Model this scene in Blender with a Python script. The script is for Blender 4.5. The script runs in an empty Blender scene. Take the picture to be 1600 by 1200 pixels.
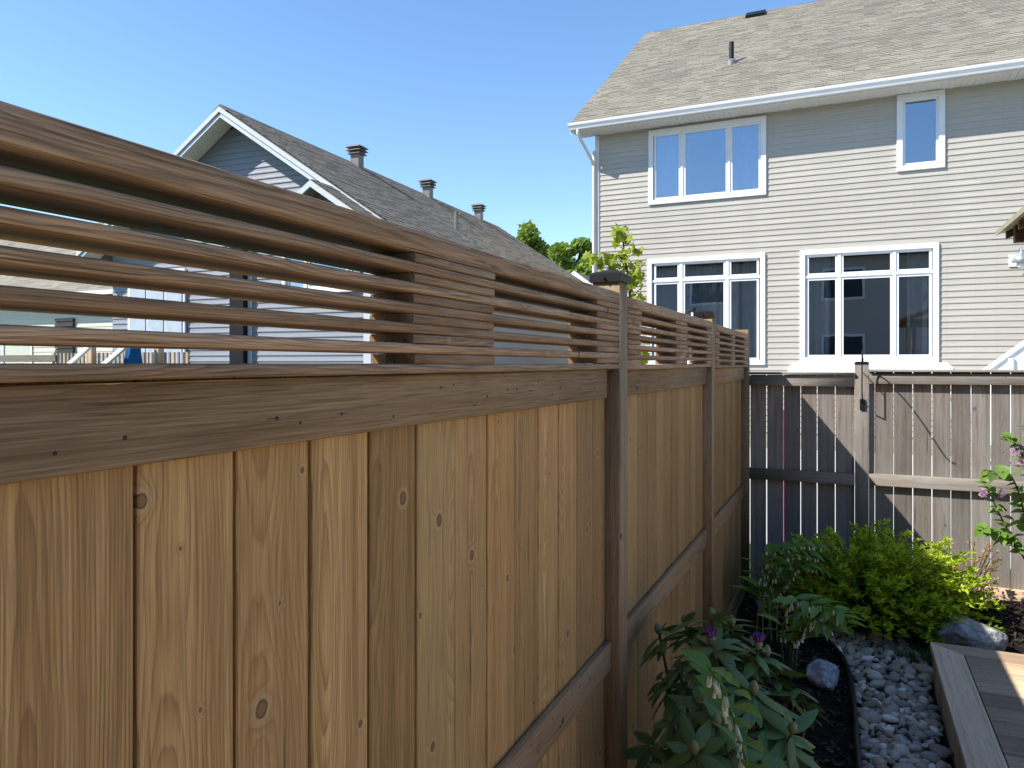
import bpy, math, random
from mathutils import Matrix, Vector, noise as mnoise
R = random.Random(7)
rad = math.radians
sc = bpy.context.scene
COL = sc.collection

# ---------------------------------------------------------------- camera
F, CX, CY, TH = 1150.0, 800.0, 567.0, rad(24.54)
S_, C_ = math.sin(TH), math.cos(TH)
cam_d = bpy.data.cameras.new('camera'); cam = bpy.data.objects.new('camera', cam_d); COL.objects.link(cam)
cam.location = (0, 0, 0); cam.rotation_euler = (rad(90), 0, TH)
cam_d.sensor_width = 36; cam_d.lens = 36 * F / 1600; cam_d.shift_y = -(600 - CY) / 1600
cam_d.clip_start = 0.02; cam_d.clip_end = 3000
sc.camera = cam

# ---------------------------------------------------------------- sky, sun, exposure
SUN_D = Vector((1.0, 0.80, -1.25)).normalized()          # direction the light travels
world = bpy.data.worlds.new('World'); sc.world = world; world.use_nodes = True
wn = world.node_tree.nodes; wl = world.node_tree.links
sky = wn.new('ShaderNodeTexSky'); sky.sky_type = 'NISHITA'; sky.sun_disc = False
sky.sun_elevation = math.asin(-SUN_D.z); sky.sun_rotation = math.atan2(-SUN_D.x, -SUN_D.y)
sky.air_density = 1.0; sky.dust_density = 0.0; sky.ozone_density = 2.6; sky.altitude = 100
wn['Background'].inputs[1].default_value = 0.09
hs = wn.new('ShaderNodeHueSaturation'); hs.inputs['Saturation'].default_value = 1.10
wl.new(sky.outputs[0], hs.inputs['Color']); wl.new(hs.outputs[0], wn['Background'].inputs[0])
sun_d = bpy.data.lights.new('sun', 'SUN'); sun_d.energy = 2.9; sun_d.angle = rad(0.5); sun_d.color = (1, 0.935, 0.845)
sun = bpy.data.objects.new('sun', sun_d); COL.objects.link(sun)
sun.rotation_euler = SUN_D.to_track_quat('-Z', 'Y').to_euler(); sun.location = (-20, -15, 25)
sc.view_settings.view_transform = 'Standard'; sc.view_settings.look = 'None'
sc.view_settings.gamma = 1; sc.view_settings.exposure = 1.5
sc.render.engine = 'CYCLES'
sc.render.resolution_x = 1024; sc.render.resolution_y = 768

# ---------------------------------------------------------------- pixel helpers (direction from pixel, distance from a surface)
def ray(u, v):
    r = (u - CX) / F; k = -(v - CY) / F
    return Vector((r * C_ - S_, r * S_ + C_, k))
def on_y(u, v, Y): d = ray(u, v); return d * (Y / d.y)
def on_x(u, v, X): d = ray(u, v); return d * (X / d.x)
def on_z(u, v, Z): d = ray(u, v); return d * (Z / d.z)

# ---------------------------------------------------------------- object helpers
W = {}
CTX = [Matrix.Identity(4)]
def link(o, parent=None, M=None):
    M = CTX[0] @ (M if M is not None else Matrix.Identity(4))
    COL.objects.link(o); o.matrix_basis = M; W[o] = M
    if parent is not None:
        o.parent = parent; o.matrix_parent_inverse = W[parent].inverted()
    return o
def tag(o, label=None, cat=None, group=None, kind=None):
    if label: o['label'] = label
    if cat: o['category'] = cat
    if group: o['group'] = group
    if kind: o['kind'] = kind
    return o
def thing(name, loc, label, cat, group=None):
    o = bpy.data.objects.new(name, None); o.empty_display_size = 0.1
    link(o, None, Matrix.Translation(Vector(loc))); return tag(o, label, cat, group)
def mk(name, vs, fs, mat, smooth=False):
    me = bpy.data.meshes.new(name); me.from_pydata(vs, [], fs); me.materials.append(mat)
    if smooth: me.polygons.foreach_set('use_smooth', [True] * len(fs))
    me.update(); return me
def ob(name, me, parent=None, M=None):
    return link(bpy.data.objects.new(name, me), parent, M)
class MB:
    def __init__(s): s.v = []; s.f = []; s.c = []
    def box(s, a, b):
        x0, x1 = sorted((a[0], b[0])); y0, y1 = sorted((a[1], b[1])); z0, z1 = sorted((a[2], b[2])); n = len(s.v)
        s.v += [(x0, y0, z0), (x1, y0, z0), (x1, y1, z0), (x0, y1, z0), (x0, y0, z1), (x1, y0, z1), (x1, y1, z1), (x0, y1, z1)]
        s.f += [tuple(n + i for i in q) for q in ((0, 3, 2, 1), (4, 5, 6, 7), (0, 1, 5, 4), (1, 2, 6, 5), (2, 3, 7, 6), (3, 0, 4, 7))]
    def hexa(s, p):                                   # 8 corner points ordered like box()
        n = len(s.v); s.v += [tuple(q) for q in p]
        s.f += [tuple(n + i for i in q) for q in ((0, 3, 2, 1), (4, 5, 6, 7), (0, 1, 5, 4), (1, 2, 6, 5), (2, 3, 7, 6), (3, 0, 4, 7))]
    def prism(s, poly, a, b):                         # poly: list of Vectors, extruded by b-a given as offset vectors
        n = len(s.v); k = len(poly)
        s.v += [tuple(Vector(p) + Vector(a)) for p in poly] + [tuple(Vector(p) + Vector(b)) for p in poly]
        s.f += [tuple(n + i for i in reversed(range(k))), tuple(n + k + i for i in range(k))]
        s.f += [(n + i, n + (i + 1) % k, n + k + (i + 1) % k, n + k + i) for i in range(k)]
    def tube(s, pts, rads, k=8, cap=True):
        pts = [Vector(p) for p in pts]; n = len(s.v)
        if not hasattr(rads, '__len__'): rads = [rads] * len(pts)
        prev = None
        for i, p in enumerate(pts):
            t = (pts[min(i + 1, len(pts) - 1)] - pts[max(i - 1, 0)]).normalized()
            if prev is None:
                a = Vector((0, 0, 1)) if abs(t.z) < .9 else Vector((1, 0, 0))
                u = t.cross(a).normalized()
            else: u = (prev - t * prev.dot(t)).normalized()
            prev = u; w = t.cross(u)
            for j in range(k):
                an = 2 * math.pi * j / k; q = p + (u * math.cos(an) + w * math.sin(an)) * rads[i]; s.v.append(tuple(q))
        for i in range(len(pts) - 1):
            for j in range(k):
                s.f.append((n + i * k + j, n + i * k + (j + 1) % k, n + (i + 1) * k + (j + 1) % k, n + (i + 1) * k + j))
        if cap: s.f += [tuple(n + j for j in reversed(range(k))), tuple(n + (len(pts) - 1) * k + j for j in range(k))]
    def build(s, name, mat, parent=None, M=None, smooth=False):
        return ob(name, mk(name, s.v, s.f, mat, smooth), parent, M)
def spline(P, k=6):
    out = []
    for i in range(len(P) - 1):
        a, b, c, d = P[max(0, i - 1)], P[i], P[i + 1], P[min(len(P) - 1, i + 2)]
        for j in range(k):
            t = j / k; out.append(.5 * ((2 * b) + (c - a) * t + (2 * a - 5 * b + 4 * c - d) * t * t + (3 * b - a - 3 * c + d) * t ** 3))
    return out + [P[-1]]
def frame(a, b, o):
    a = Vector(a).normalized(); b = Vector(b); b = (b - a * a.dot(b)).normalized(); c = a.cross(b)
    return Matrix(((a.x, b.x, c.x, o[0]), (a.y, b.y, c.y, o[1]), (a.z, b.z, c.z, o[2]), (0, 0, 0, 1)))
_pc = {}
def plank_mesh(L, Wd, T, mat, r=.002, seg=1, bow=0.0):
    key = (round(L, 3), round(Wd, 4), round(T, 4), mat.name, r, seg, bow)
    if key in _pc: return _pc[key]
    pr = []
    for cx, cy, a0 in ((Wd / 2 - r, T / 2 - r, 0), (-Wd / 2 + r, T / 2 - r, 90), (-Wd / 2 + r, -T / 2 + r, 180), (Wd / 2 - r, -T / 2 + r, 270)):
        for i in range(seg + 1):
            a = rad(a0 + 90 * i / seg); pr.append((cx + r * math.cos(a), cy + r * math.sin(a)))
    k = len(pr); xs = [-L / 2, L / 2] if bow == 0 else [-L / 2 + L * i / 8 for i in range(9)]
    vs = [(x, p[0], p[1] + bow * math.sin(x * 2.2 + L * 9)) for x in xs for p in pr]
    fs = [tuple(reversed(range(k))), tuple((len(xs) - 1) * k + j for j in range(k))]
    for i in range(len(xs) - 1):
        fs += [(i * k + j, i * k + (j + 1) % k, (i + 1) * k + (j + 1) % k, (i + 1) * k + j) for j in range(k)]
    me = mk('plank', vs, fs, mat, False)
    if seg > 1:
        me.polygons.foreach_set('use_smooth', [len(f) == 4 for f in fs])
    _pc[key] = me; return me
def plank(name, p0, p1, wdir, Wd, T, mat, parent, r=.002, seg=1, bow=0.0):
    p0 = Vector(p0); p1 = Vector(p1)
    return ob(name, plank_mesh((p1 - p0).length, Wd, T, mat, r, seg, bow), parent, frame(p1 - p0, wdir, (p0 + p1) / 2))

# ---------------------------------------------------------------- material helpers
class N:
    def __init__(s, name):
        s.mat = bpy.data.materials.new(name); s.mat.use_nodes = True; s.t = s.mat.node_tree
        s.b = s.t.nodes['Principled BSDF']; s.out = s.t.nodes['Material Output']
    def n(s, typ, **kw):
        x = s.t.nodes.new(typ)
        for k, v in kw.items(): setattr(x, k, v)
        return x
    def put(s, sock, v):
        if isinstance(v, bpy.types.NodeSocket): s.t.links.new(v, sock)
        elif v is not None:
            if sock.type == 'RGBA' and len(v) == 3: v = (*v, 1)
            sock.default_value = v
    def m(s, op, a, b=None, c=None, clamp=False):
        x = s.n('ShaderNodeMath', operation=op, use_clamp=clamp); s.put(x.inputs[0], a)
        if b is not None: s.put(x.inputs[1], b)
        if c is not None: s.put(x.inputs[2], c)
        return x.outputs[0]
    def sep(s, v): x = s.n('ShaderNodeSeparateXYZ'); s.put(x.inputs[0], v); return x.outputs
    def comb(s, a, b, c):
        x = s.n('ShaderNodeCombineXYZ')
        for i, q in enumerate((a, b, c)): s.put(x.inputs[i], q)
        return x.outputs[0]
    def noise(s, vec, scale=5, detail=3, rough=.5, dist=0):
        x = s.n('ShaderNodeTexNoise'); s.put(x.inputs['Vector'], vec); x.inputs['Scale'].default_value = scale
        x.inputs['Detail'].default_value = detail; x.inputs['Roughness'].default_value = rough; x.inputs['Distortion'].default_value = dist
        return x.outputs['Fac']
    def mix(s, f, a, b, typ='MIX'):
        x = s.n('ShaderNodeMix', data_type='RGBA', blend_type=typ); s.put(x.inputs[0], f); s.put(x.inputs[6], a); s.put(x.inputs[7], b)
        return x.outputs[2]
    def sstep(s, v, a, b, lo=0., hi=1.):
        x = s.n('ShaderNodeMapRange', interpolation_type='SMOOTHSTEP'); s.put(x.inputs[0], v)
        for i, q in enumerate((a, b, lo, hi)): s.put(x.inputs[i + 1], q)
        return x.outputs[0]
    def obj(s): return s.n('ShaderNodeTexCoord').outputs['Object']
    def rnd(s): return s.n('ShaderNodeObjectInfo').outputs['Random']
    def bump(s, h, st=.3, d=.01):
        x = s.n('ShaderNodeBump'); x.inputs['Strength'].default_value = st; x.inputs['Distance'].default_value = d
        s.put(x.inputs['Height'], h); s.t.links.new(x.outputs[0], s.b.inputs['Normal'])
    def done(s, col=None, rough=.6, spec=.3, metal=0):
        s.put(s.b.inputs['Base Color'], col); s.put(s.b.inputs['Roughness'], rough)
        s.b.inputs['Specular IOR Level'].default_value = spec; s.b.inputs['Metallic'].default_value = metal
        return s.mat
def plain(name, col, rough=.6, spec=.3, metal=0, var=.12, scale=6, bump=0):
    q = N(name); o = q.obj(); f = q.noise(o, scale, 4, .6)
    dk = tuple(c * (1 - var) for c in col); lt = tuple(min(1, c * (1 + var)) for c in col)
    c = q.mix(q.sstep(f, .3, .7), dk, lt)
    if bump: q.bump(q.noise(o, scale * 12, 3), bump, .004)
    return q.done(c, rough, spec, metal)
def wood(name, light, dark, knotc, pitch=.0045, contrast=.6, tint=.18, tintc=(.5, .33, .15), kgate=.62, kscale=5.0, grey=None, greyamt=0, rough=.62, bump=.35, stain=None, fibc=(.78, 1.16), olive=None):
    q = N(name); o = q.obj(); rn = q.rnd()
    r2 = q.m('FRACT', q.m('MULTIPLY', rn, 17.31)); r3 = q.m('FRACT', q.m('MULTIPLY', rn, 91.73))
    x, y, z = q.sep(o)
    px = q.m('ADD', x, q.m('MULTIPLY', rn, 53.)); py = q.m('ADD', y, q.m('MULTIPLY', r2, 31.)); pz = q.m('ADD', z, q.m('MULTIPLY', r3, 17.))
    low = q.noise(q.comb(q.m('MULTIPLY', px, 1.3), q.m('MULTIPLY', py, 3.), pz), 1., 2, .5)
    mid = q.noise(q.comb(q.m('MULTIPLY', px, 3.), q.m('MULTIPLY', py, 22.), q.m('MULTIPLY', pz, 22.)), 1., 3, .55)
    vo = q.n('ShaderNodeTexVoronoi', voronoi_dimensions='2D'); vo.inputs['Scale'].default_value = kscale
    q.put(vo.inputs['Vector'], q.comb(q.m('MULTIPLY', px, .85), py, 0.))
    d = q.m('DIVIDE', vo.outputs['Distance'], kscale); vr, vg, vb = q.sep(vo.outputs['Color'])
    gate = q.m('GREATER_THAN', vr, kgate); ks = q.m('ADD', .30, q.m('MULTIPLY', q.m('MULTIPLY', vg, vg), 1.15))
    kd = q.m('DIVIDE', d, q.m('MULTIPLY', ks, .62))
    kd = q.m('ADD', kd, q.m('MULTIPLY', q.m('SUBTRACT', q.noise(q.comb(px, py, 0.), 95., 3, .6), .5), .0042))
    sw = q.m('MULTIPLY', gate, q.m('EXPONENT', q.m('MULTIPLY', q.m('POWER', q.m('DIVIDE', kd, .021), 2.), -1.)))
    yc = q.m('MULTIPLY', q.m('SUBTRACT', r2, .5), .11); zc = q.m('ADD', .012, q.m('MULTIPLY', r3, .075))
    zc = q.m('ADD', zc, q.m('MULTIPLY', q.m('SUBTRACT', low, .5), .11))
    dy = q.m('SUBTRACT', y, yc); dz = q.m('SUBTRACT', z, zc)
    rr = q.m('SQRT', q.m('ADD', q.m('MULTIPLY', dy, dy), q.m('MULTIPLY', dz, dz)))
    rr = q.m('ADD', rr, q.m('MULTIPLY', q.m('SUBTRACT', mid, .5), .009)); rr = q.m('ADD', rr, q.m('MULTIPLY', sw, .017))
    fr = q.m('FRACT', q.m('DIVIDE', rr, pitch))
    ring = q.m('MULTIPLY', q.m('POWER', fr, 2.2), q.sstep(fr, 1.0, .88))
    fib = q.noise(q.comb(q.m('MULTIPLY', px, 9.), q.m('MULTIPLY', py, 420.), q.m('MULTIPLY', pz, 420.)), 1., 2, .6)
    blot = q.noise(q.comb(q.m('MULTIPLY', px, 2.2), q.m('MULTIPLY', py, 7.), pz), 1., 4, .6)
    c = q.mix(q.m('MULTIPLY', ring, contrast, clamp=True), light, dark)
    c = q.mix(q.m('MULTIPLY', q.sstep(blot, .35, .7), .45), c, tuple(a * .62 for a in light))
    c = q.mix(q.m('MULTIPLY', q.m('MULTIPLY', r3, tint), 2.), c, tintc)
    stk = q.noise(q.comb(q.m('MULTIPLY', px, .7), q.m('MULTIPLY', py, 55.), q.m('MULTIPLY', pz, 55.)), 1., 3, .6)
    c = q.mix(q.m('MULTIPLY', q.sstep(stk, .45, .7), .7), c, tuple(a * k_ for a, k_ in zip(light, (.56, .50, .44))))
    c = q.mix(q.m('MULTIPLY', q.sstep(stk, .48, .28), .35), c, tuple(min(1, a * k_) for a, k_ in zip(light, (1.12, 1.2, 1.3))))
    if olive: c = q.mix(q.m('MULTIPLY', q.m('MULTIPLY', r2, q.sstep(low, .3, .7, .3, 1.)), .55), c, olive)
    if grey: c = q.mix(q.m('MULTIPLY', q.sstep(blot, .7, .3), greyamt), c, grey)
    c = q.mix(1., c, q.comb(*[q.sstep(fib, .2, .8, *fibc)] * 3), 'MULTIPLY')
    bl = q.sstep(rn, 0., 1., .74, 1.14); c = q.mix(1., c, q.comb(bl, bl, bl), 'MULTIPLY')
    if stain:   # rusty tannin runs from the upper end of the board
        c = q.mix(q.m('MULTIPLY', q.sstep(q.noise(q.comb(q.m('MULTIPLY', px, 3.), q.m('MULTIPLY', py, 40.), 0.), 1., 3, .6), .46, .68), q.sstep(x, .30, .72, .12, .85)), c, stain)
    hl = q.m('MULTIPLY', gate, q.m('MULTIPLY', q.sstep(kd, .026, .014), .5)); c = q.mix(hl, c, tuple(min(1., a * k_) for a, k_ in zip(light, (1.0, 1.12, 1.5)))); halo = q.m('MULTIPLY', sw, .22); c = q.mix(halo, c, dark)
    km = q.m('MULTIPLY', gate, q.sstep(kd, .0115, .0085)); kr = q.m('MULTIPLY', gate, q.m('MULTIPLY', q.sstep(kd, .0135, .0105), q.sstep(kd, .0075, .0105)))
    kfr = q.m('FRACT', q.m('DIVIDE', kd, .0024)); kcol = q.mix(q.m('MULTIPLY', kfr, .7), tuple(min(1., a * 2.0) for a in knotc), tuple(a * .8 for a in knotc)); c = q.mix(q.m('MULTIPLY', km, .88), c, kcol); c = q.mix(q.m('MULTIPLY', kr, .75), c, tuple(a * .35 for a in knotc))
    # hairline checks along the grain
    ck = q.noise(q.comb(q.m('MULTIPLY', px, 2.), q.m('MULTIPLY', py, 90.), q.m('MULTIPLY', pz, 90.)), 1., 2, .5)
    ckm = q.m('MULTIPLY', q.sstep(ck, .66, .72), q.sstep(blot, .38, .58)); c = q.mix(q.m('MULTIPLY', ckm, .7), c, tuple(a * .3 for a in dark))
    h = q.m('SUBTRACT', q.m('MULTIPLY', fib, .6), q.m('ADD', q.m('MULTIPLY', ring, -.5), q.m('MULTIPLY', ckm, 1.2)))
    q.bump(h, bump, .0015)
    return q.done(c, rough, .25)
def leafmat(name, col, col2, trans=.3, rough=.45, vein=True):
    q = N(name); rn = q.rnd(); o = q.obj()
    f = q.noise(o, 9., 2, .5); c = q.mix(q.m('MULTIPLY', q.m('ADD', rn, f), .5), col, col2)
    g = q.n('ShaderNodeNewGeometry').outputs['Random Per Island']
    c = q.mix(1., c, q.comb(*[q.sstep(g, 0., 1., .7, 1.3)] * 3), 'MULTIPLY')
    q.done(c, rough, .4)
    if trans:
        tr = q.n('ShaderNodeBsdfTranslucent'); q.put(tr.inputs[0], q.mix(.5, c, (col2[0] * 1.3, col2[1] * 1.2, col2[2] * .5)))
        mx = q.n('ShaderNodeMixShader'); mx.inputs[0].default_value = trans
        q.t.links.new(q.b.outputs[0], mx.inputs[1]); q.t.links.new(tr.outputs[0], mx.inputs[2]); q.t.links.new(mx.outputs[0], q.out.inputs[0])
    return q.mat

M_BOARD = wood('cedar_board', (.57, .352, .142), (.19, .094, .032), (.12, .06, .03), .0047, 1.0, .28, (.40, .21, .07), kgate=.25, kscale=6.0, fibc=(.68, 1.2), olive=(.34, .25, .115), bump=.5)
M_SLAT = wood('brown_slat', (.46, .305, .17), (.085, .046, .022), (.05, .032, .022), .0026, 1.15, .2, (.44, .26, .14), kgate=.4, kscale=5.5, grey=(.42, .345, .27), greyamt=.35, fibc=(.5, 1.3), bump=.7)
M_RAIL = wood('brown_rail', (.37, .24, .12), (.15, .085, .038), (.05, .03, .02), .006, .6, .2, (.36, .24, .13), kgate=.45, kscale=5.5, grey=(.32, .26, .195), greyamt=.3, fibc=(.6, 1.25), bump=.55)
M_GREY = wood('weathered_grey', (.262, .243, .212), (.125, .108, .09), (.10, .08, .062), .006, .5, .15, (.32, .25, .19), kgate=.35, kscale=5.5, grey=(.27, .262, .252), greyamt=.5, stain=(.20, .11, .055), rough=.8)
M_DECK = wood('deck_board', (.72, .52, .345), (.40, .28, .175), (.10, .06, .035), .006, .5, .2, (.40, .26, .15), kgate=.72, kscale=5, grey=(.46, .39, .31), greyamt=.2)
M_BLACK = plain('black_metal', (.010, .0105, .012), .5, .3)
M_WHITE = plain('white_vinyl', (.74, .76, .78), .42, .4, var=.03)
M_TRIM = plain('soffit_white', (.66, .66, .63), .5, .3, var=.05)
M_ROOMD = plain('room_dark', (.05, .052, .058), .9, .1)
def siding_mat(name, col, sp=.25):
    q = N(name); o = q.obj(); x, y, z = q.sep(o); rn = q.rnd()
    f = q.noise(q.comb(q.m('MULTIPLY', x, 1.2), y, q.m('MULTIPLY', z, 30.)), 1., 4, .6)
    g = q.noise(q.comb(q.m('MULTIPLY', x, 14.), y, q.m('MULTIPLY', z, 160.)), 1., 2, .5)
    c = q.mix(q.sstep(f, .3, .7), tuple(a * .93 for a in col), tuple(a * 1.05 for a in col))
    b = q.sstep(rn, 0., 1., .96, 1.03); c = q.mix(1., c, q.comb(b, b, b), 'MULTIPLY')
    st_ = q.noise(q.comb(q.m('MULTIPLY', x, 9.), y, q.m('MULTIPLY', z, .8)), 1., 4, .65); c = q.mix(q.m('MULTIPLY', q.sstep(st_, .5, .75), .14), c, tuple(a * .6 for a in col))
    q.bump(q.m('ADD', q.m('MULTIPLY', g, .15), q.noise(q.comb(q.m('MULTIPLY', x, 1.6), y, q.m('MULTIPLY', z, 5.)), 1., 2, .5)), .35, .02); return q.done(c, .5, sp)
M_SIDE = siding_mat('greige_siding', (.43, .407, .36))
M_SIDEB = siding_mat('blue_grey_siding', (.27, .29, .33))
M_SIDEC = siding_mat('cream_siding', (.62, .59, .50))
def glass_mat(name, refl, tint):
    q = N(name); t = q.t
    gl = q.n('ShaderNodeBsdfGlossy'); gl.inputs['Roughness'].default_value = .01; gl.inputs['Color'].default_value = (*tint, 1)
    o = q.obj(); bp = q.n('ShaderNodeBump'); bp.inputs['Strength'].default_value = .02; bp.inputs['Distance'].default_value = .05
    q.put(bp.inputs['Height'], q.noise(o, 1.4, 1)); t.links.new(bp.outputs[0], gl.inputs['Normal'])
    tr = q.n('ShaderNodeBsdfTransparent'); tr.inputs[0].default_value = (.72, .76, .78, 1)
    lw = q.n('ShaderNodeLayerWeight'); lw.inputs[0].default_value = .35
    mx = q.n('ShaderNodeMixShader'); q.put(mx.inputs[0], q.m('ADD', refl, q.m('MULTIPLY', lw.outputs['Fresnel'], .6), clamp=True))
    t.links.new(tr.outputs[0], mx.inputs[1]); t.links.new(gl.outputs[0], mx.inputs[2]); t.links.new(mx.outputs[0], q.out.inputs[0])
    return q.mat
M_GLASS = glass_mat('window_glass', .22, (.80, .88, 1.0))
M_CURT = plain('curtain_cloth', (.62, .63, .65), .9, .1, var=.08)
def shingle_mat(name, a, b):
    q = N(name); at = q.n('ShaderNodeAttribute', attribute_name='tone'); o = q.obj()
    sp = q.noise(o, 90., 2, .7); c = q.mix(at.outputs['Fac'], a, b); lg = q.noise(o, .5, 3, .5)
    c = q.mix(1., c, q.comb(*[q.m('MULTIPLY', q.sstep(sp, .25, .75, .72, 1.25), q.sstep(lg, .3, .7, .9, 1.08))] * 3), 'MULTIPLY')
    q.bump(sp, .5, .006); return q.done(c, .9, .15)
M_SHING = shingle_mat('tan_shingle', (.20, .182, .145), (.275, .252, .205))
M_SHINB = shingle_mat('brown_grey_shingle', (.185, .166, .134), (.245, .222, .182))

# ---------------------------------------------------------------- ground and yard setting
def sm(a, b, x):
    t = max(0, min(1, (x - a) / (b - a))); return t * t * (3 - 2 * t)
def gz(x, y): return -1.66 + .17 * sm(.1, .8, x) * sm(4.7, 5.1, y) + .02 * mnoise.noise(Vector((x * 3, y * 3, 0)))
q = N('lawn_grass'); o_ = q.n('ShaderNodeNewGeometry').outputs['Position']
c_ = q.mix(q.sstep(q.noise(o_, 3., 5, .7), .3, .7), (.05, .066, .022), (.095, .115, .045)); q.bump(q.noise(o_, 60., 3), .6, .03)
M_LAWN = q.done(c_, .9, .1)
gb = MB(); gb.v = [(-900, -900, -1.72), (900, -900, -1.72), (900, 1500, -1.72), (-900, 1500, -1.72)]; gb.f = [(0, 1, 2, 3)]
tag(gb.build('ground', M_LAWN), kind='structure')
q = N('patio_concrete'); o_ = q.n('ShaderNodeNewGeometry').outputs['Position']
M_PATIO = q.done(q.mix(q.noise(o_, 4., 4, .6), (.42, .41, .39), (.52, .51, .48)), .85, .2)
gb = MB(); gb.box((-5.5, 7.3, -1.9), (9, 15.5, -1.70)); tag(gb.build('patio', M_PATIO), kind='structure')
q = N('bark_mulch'); o_ = q.n('ShaderNodeNewGeometry').outputs['Position']
c_ = q.mix(q.sstep(q.noise(o_, 55., 4, .7), .4, .75), (.012, .009, .007), (.045, .032, .024)); q.bump(q.noise(o_, 70., 4, .7), .9, .02)
M_MULCH = q.done(c_, .9, .15)
gb = MB(); NX, NY = 80, 74
for j in range(NY + 1):
    for i in range(NX + 1):
        x = -.70 + 6.2 * i / NX; y = .2 + 5.30 * j / NY; gb.v.append((x, y, gz(x, y)))
gb.f = [(j * (NX + 1) + i, j * (NX + 1) + i + 1, (j + 1) * (NX + 1) + i + 1, (j + 1) * (NX + 1) + i) for j in range(NY) for i in range(NX)]
bed = gb.build('mulch_bed', M_MULCH, smooth=True); tag(bed, kind='structure')

# ---------------------------------------------------------------- new fence on the left
DP, DR, DB = .642, .668, .690
PW = .089
def yf(u, D=DP): d = ray(u, CY); return d.y * (-D / d.x)
fence = thing('wooden_fence', (-DP - .045, 2.3, -1.66), 'tall new brown wooden fence with horizontal slats above vertical boards', 'fence')
P1a = yf(968.5); P2a = yf(1112.8); P3a = 5.43
posts = [P1a - 2.19, P1a, P2a, P3a]
FX0 = -DP
for i, ya in enumerate(posts):
    yc = ya + PW / 2; top = .245
    ztop = (.270, .270, .258, .236)[i]
    po = plank('post', (FX0 - PW / 2, yc, -1.75), (FX0 - PW / 2, yc, ztop), (0, 1, 0), PW, PW, M_RAIL, fence, .004, 2)
    if i < 3:
        mb = MB(); h = .052
        n0 = [(-h, -h, 0), (h, -h, 0), (h, h, 0), (-h, h, 0), (-h, -h, .026), (h, -h, .026), (h, h, .026), (-h, h, .026),
              (-h * .86, -h * .86, .031), (h * .86, -h * .86, .031), (h * .86, h * .86, .031), (-h * .86, h * .86, .031), (0, 0, .044)]
        mb.v = n0; mb.f = [(0, 3, 2, 1)] + [(a + k, a + (k + 1) % 4, a + 4 + (k + 1) % 4, a + 4 + k) for a in (0, 4) for k in range(4)] + [(8 + k, 8 + (k + 1) % 4, 12) for k in range(4)]
        cp = mb.build('post_cap', M_BLACK, po, Matrix.Translation((FX0 - PW / 2, yc, ztop - .018)))
        mb = MB(); mb.tube([(0, -.006, 0), (0, .004, 0)], [.004, .0055], 10); mb.build('screw', M_BLACK, po, Matrix.Translation((FX0 - PW / 2 - .004, yc - h - .001, ztop - .006)))
LAY = .0166
bays = [(posts[0] + PW, posts[1]), (posts[1] + PW, posts[2]), (posts[2] + PW, posts[3])]
sp_u = [None, [(983.5, 1003), (1057, 1074.5), (1104.5, 1112.6)], [(1118.2, 1125), (1143, 1149), (1162.5, 1166)]]
SPACERS = [[(bays[0][0], bays[0][0] + .22), (yf(648), yf(774)), (yf(934), bays[0][1])]]
for k in (1, 2):
    L = [(yf(a), yf(b)) for a, b in sp_u[k]]
    L[0] = (bays[k][0], L[0][1]); L[-1] = (L[-1][0], bays[k][1]); SPACERS.append(L)
SD = .087
def screws(pts, nrm, parent, name='screw_heads'):
    mb = MB()
    for p in pts:
        p = Vector(p); k_ = R.uniform(.55, 1); mb.tube([p - Vector(nrm) * .004, p + Vector(nrm) * .0006], [.0034 * k_, .0029 * k_], 8)
        if nrm[0] and R.random() < .7: l_ = R.uniform(.006, .016); o_ = R.uniform(-.6, .6) * l_; mb.box((p.x - .002, p.y - l_ + o_, p.z - .0004), (p.x + .0004, p.y + l_ + o_, p.z + .0005))
    tag(mb.build(name, M_BLACK, parent), kind='stuff')
sides = []
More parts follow.
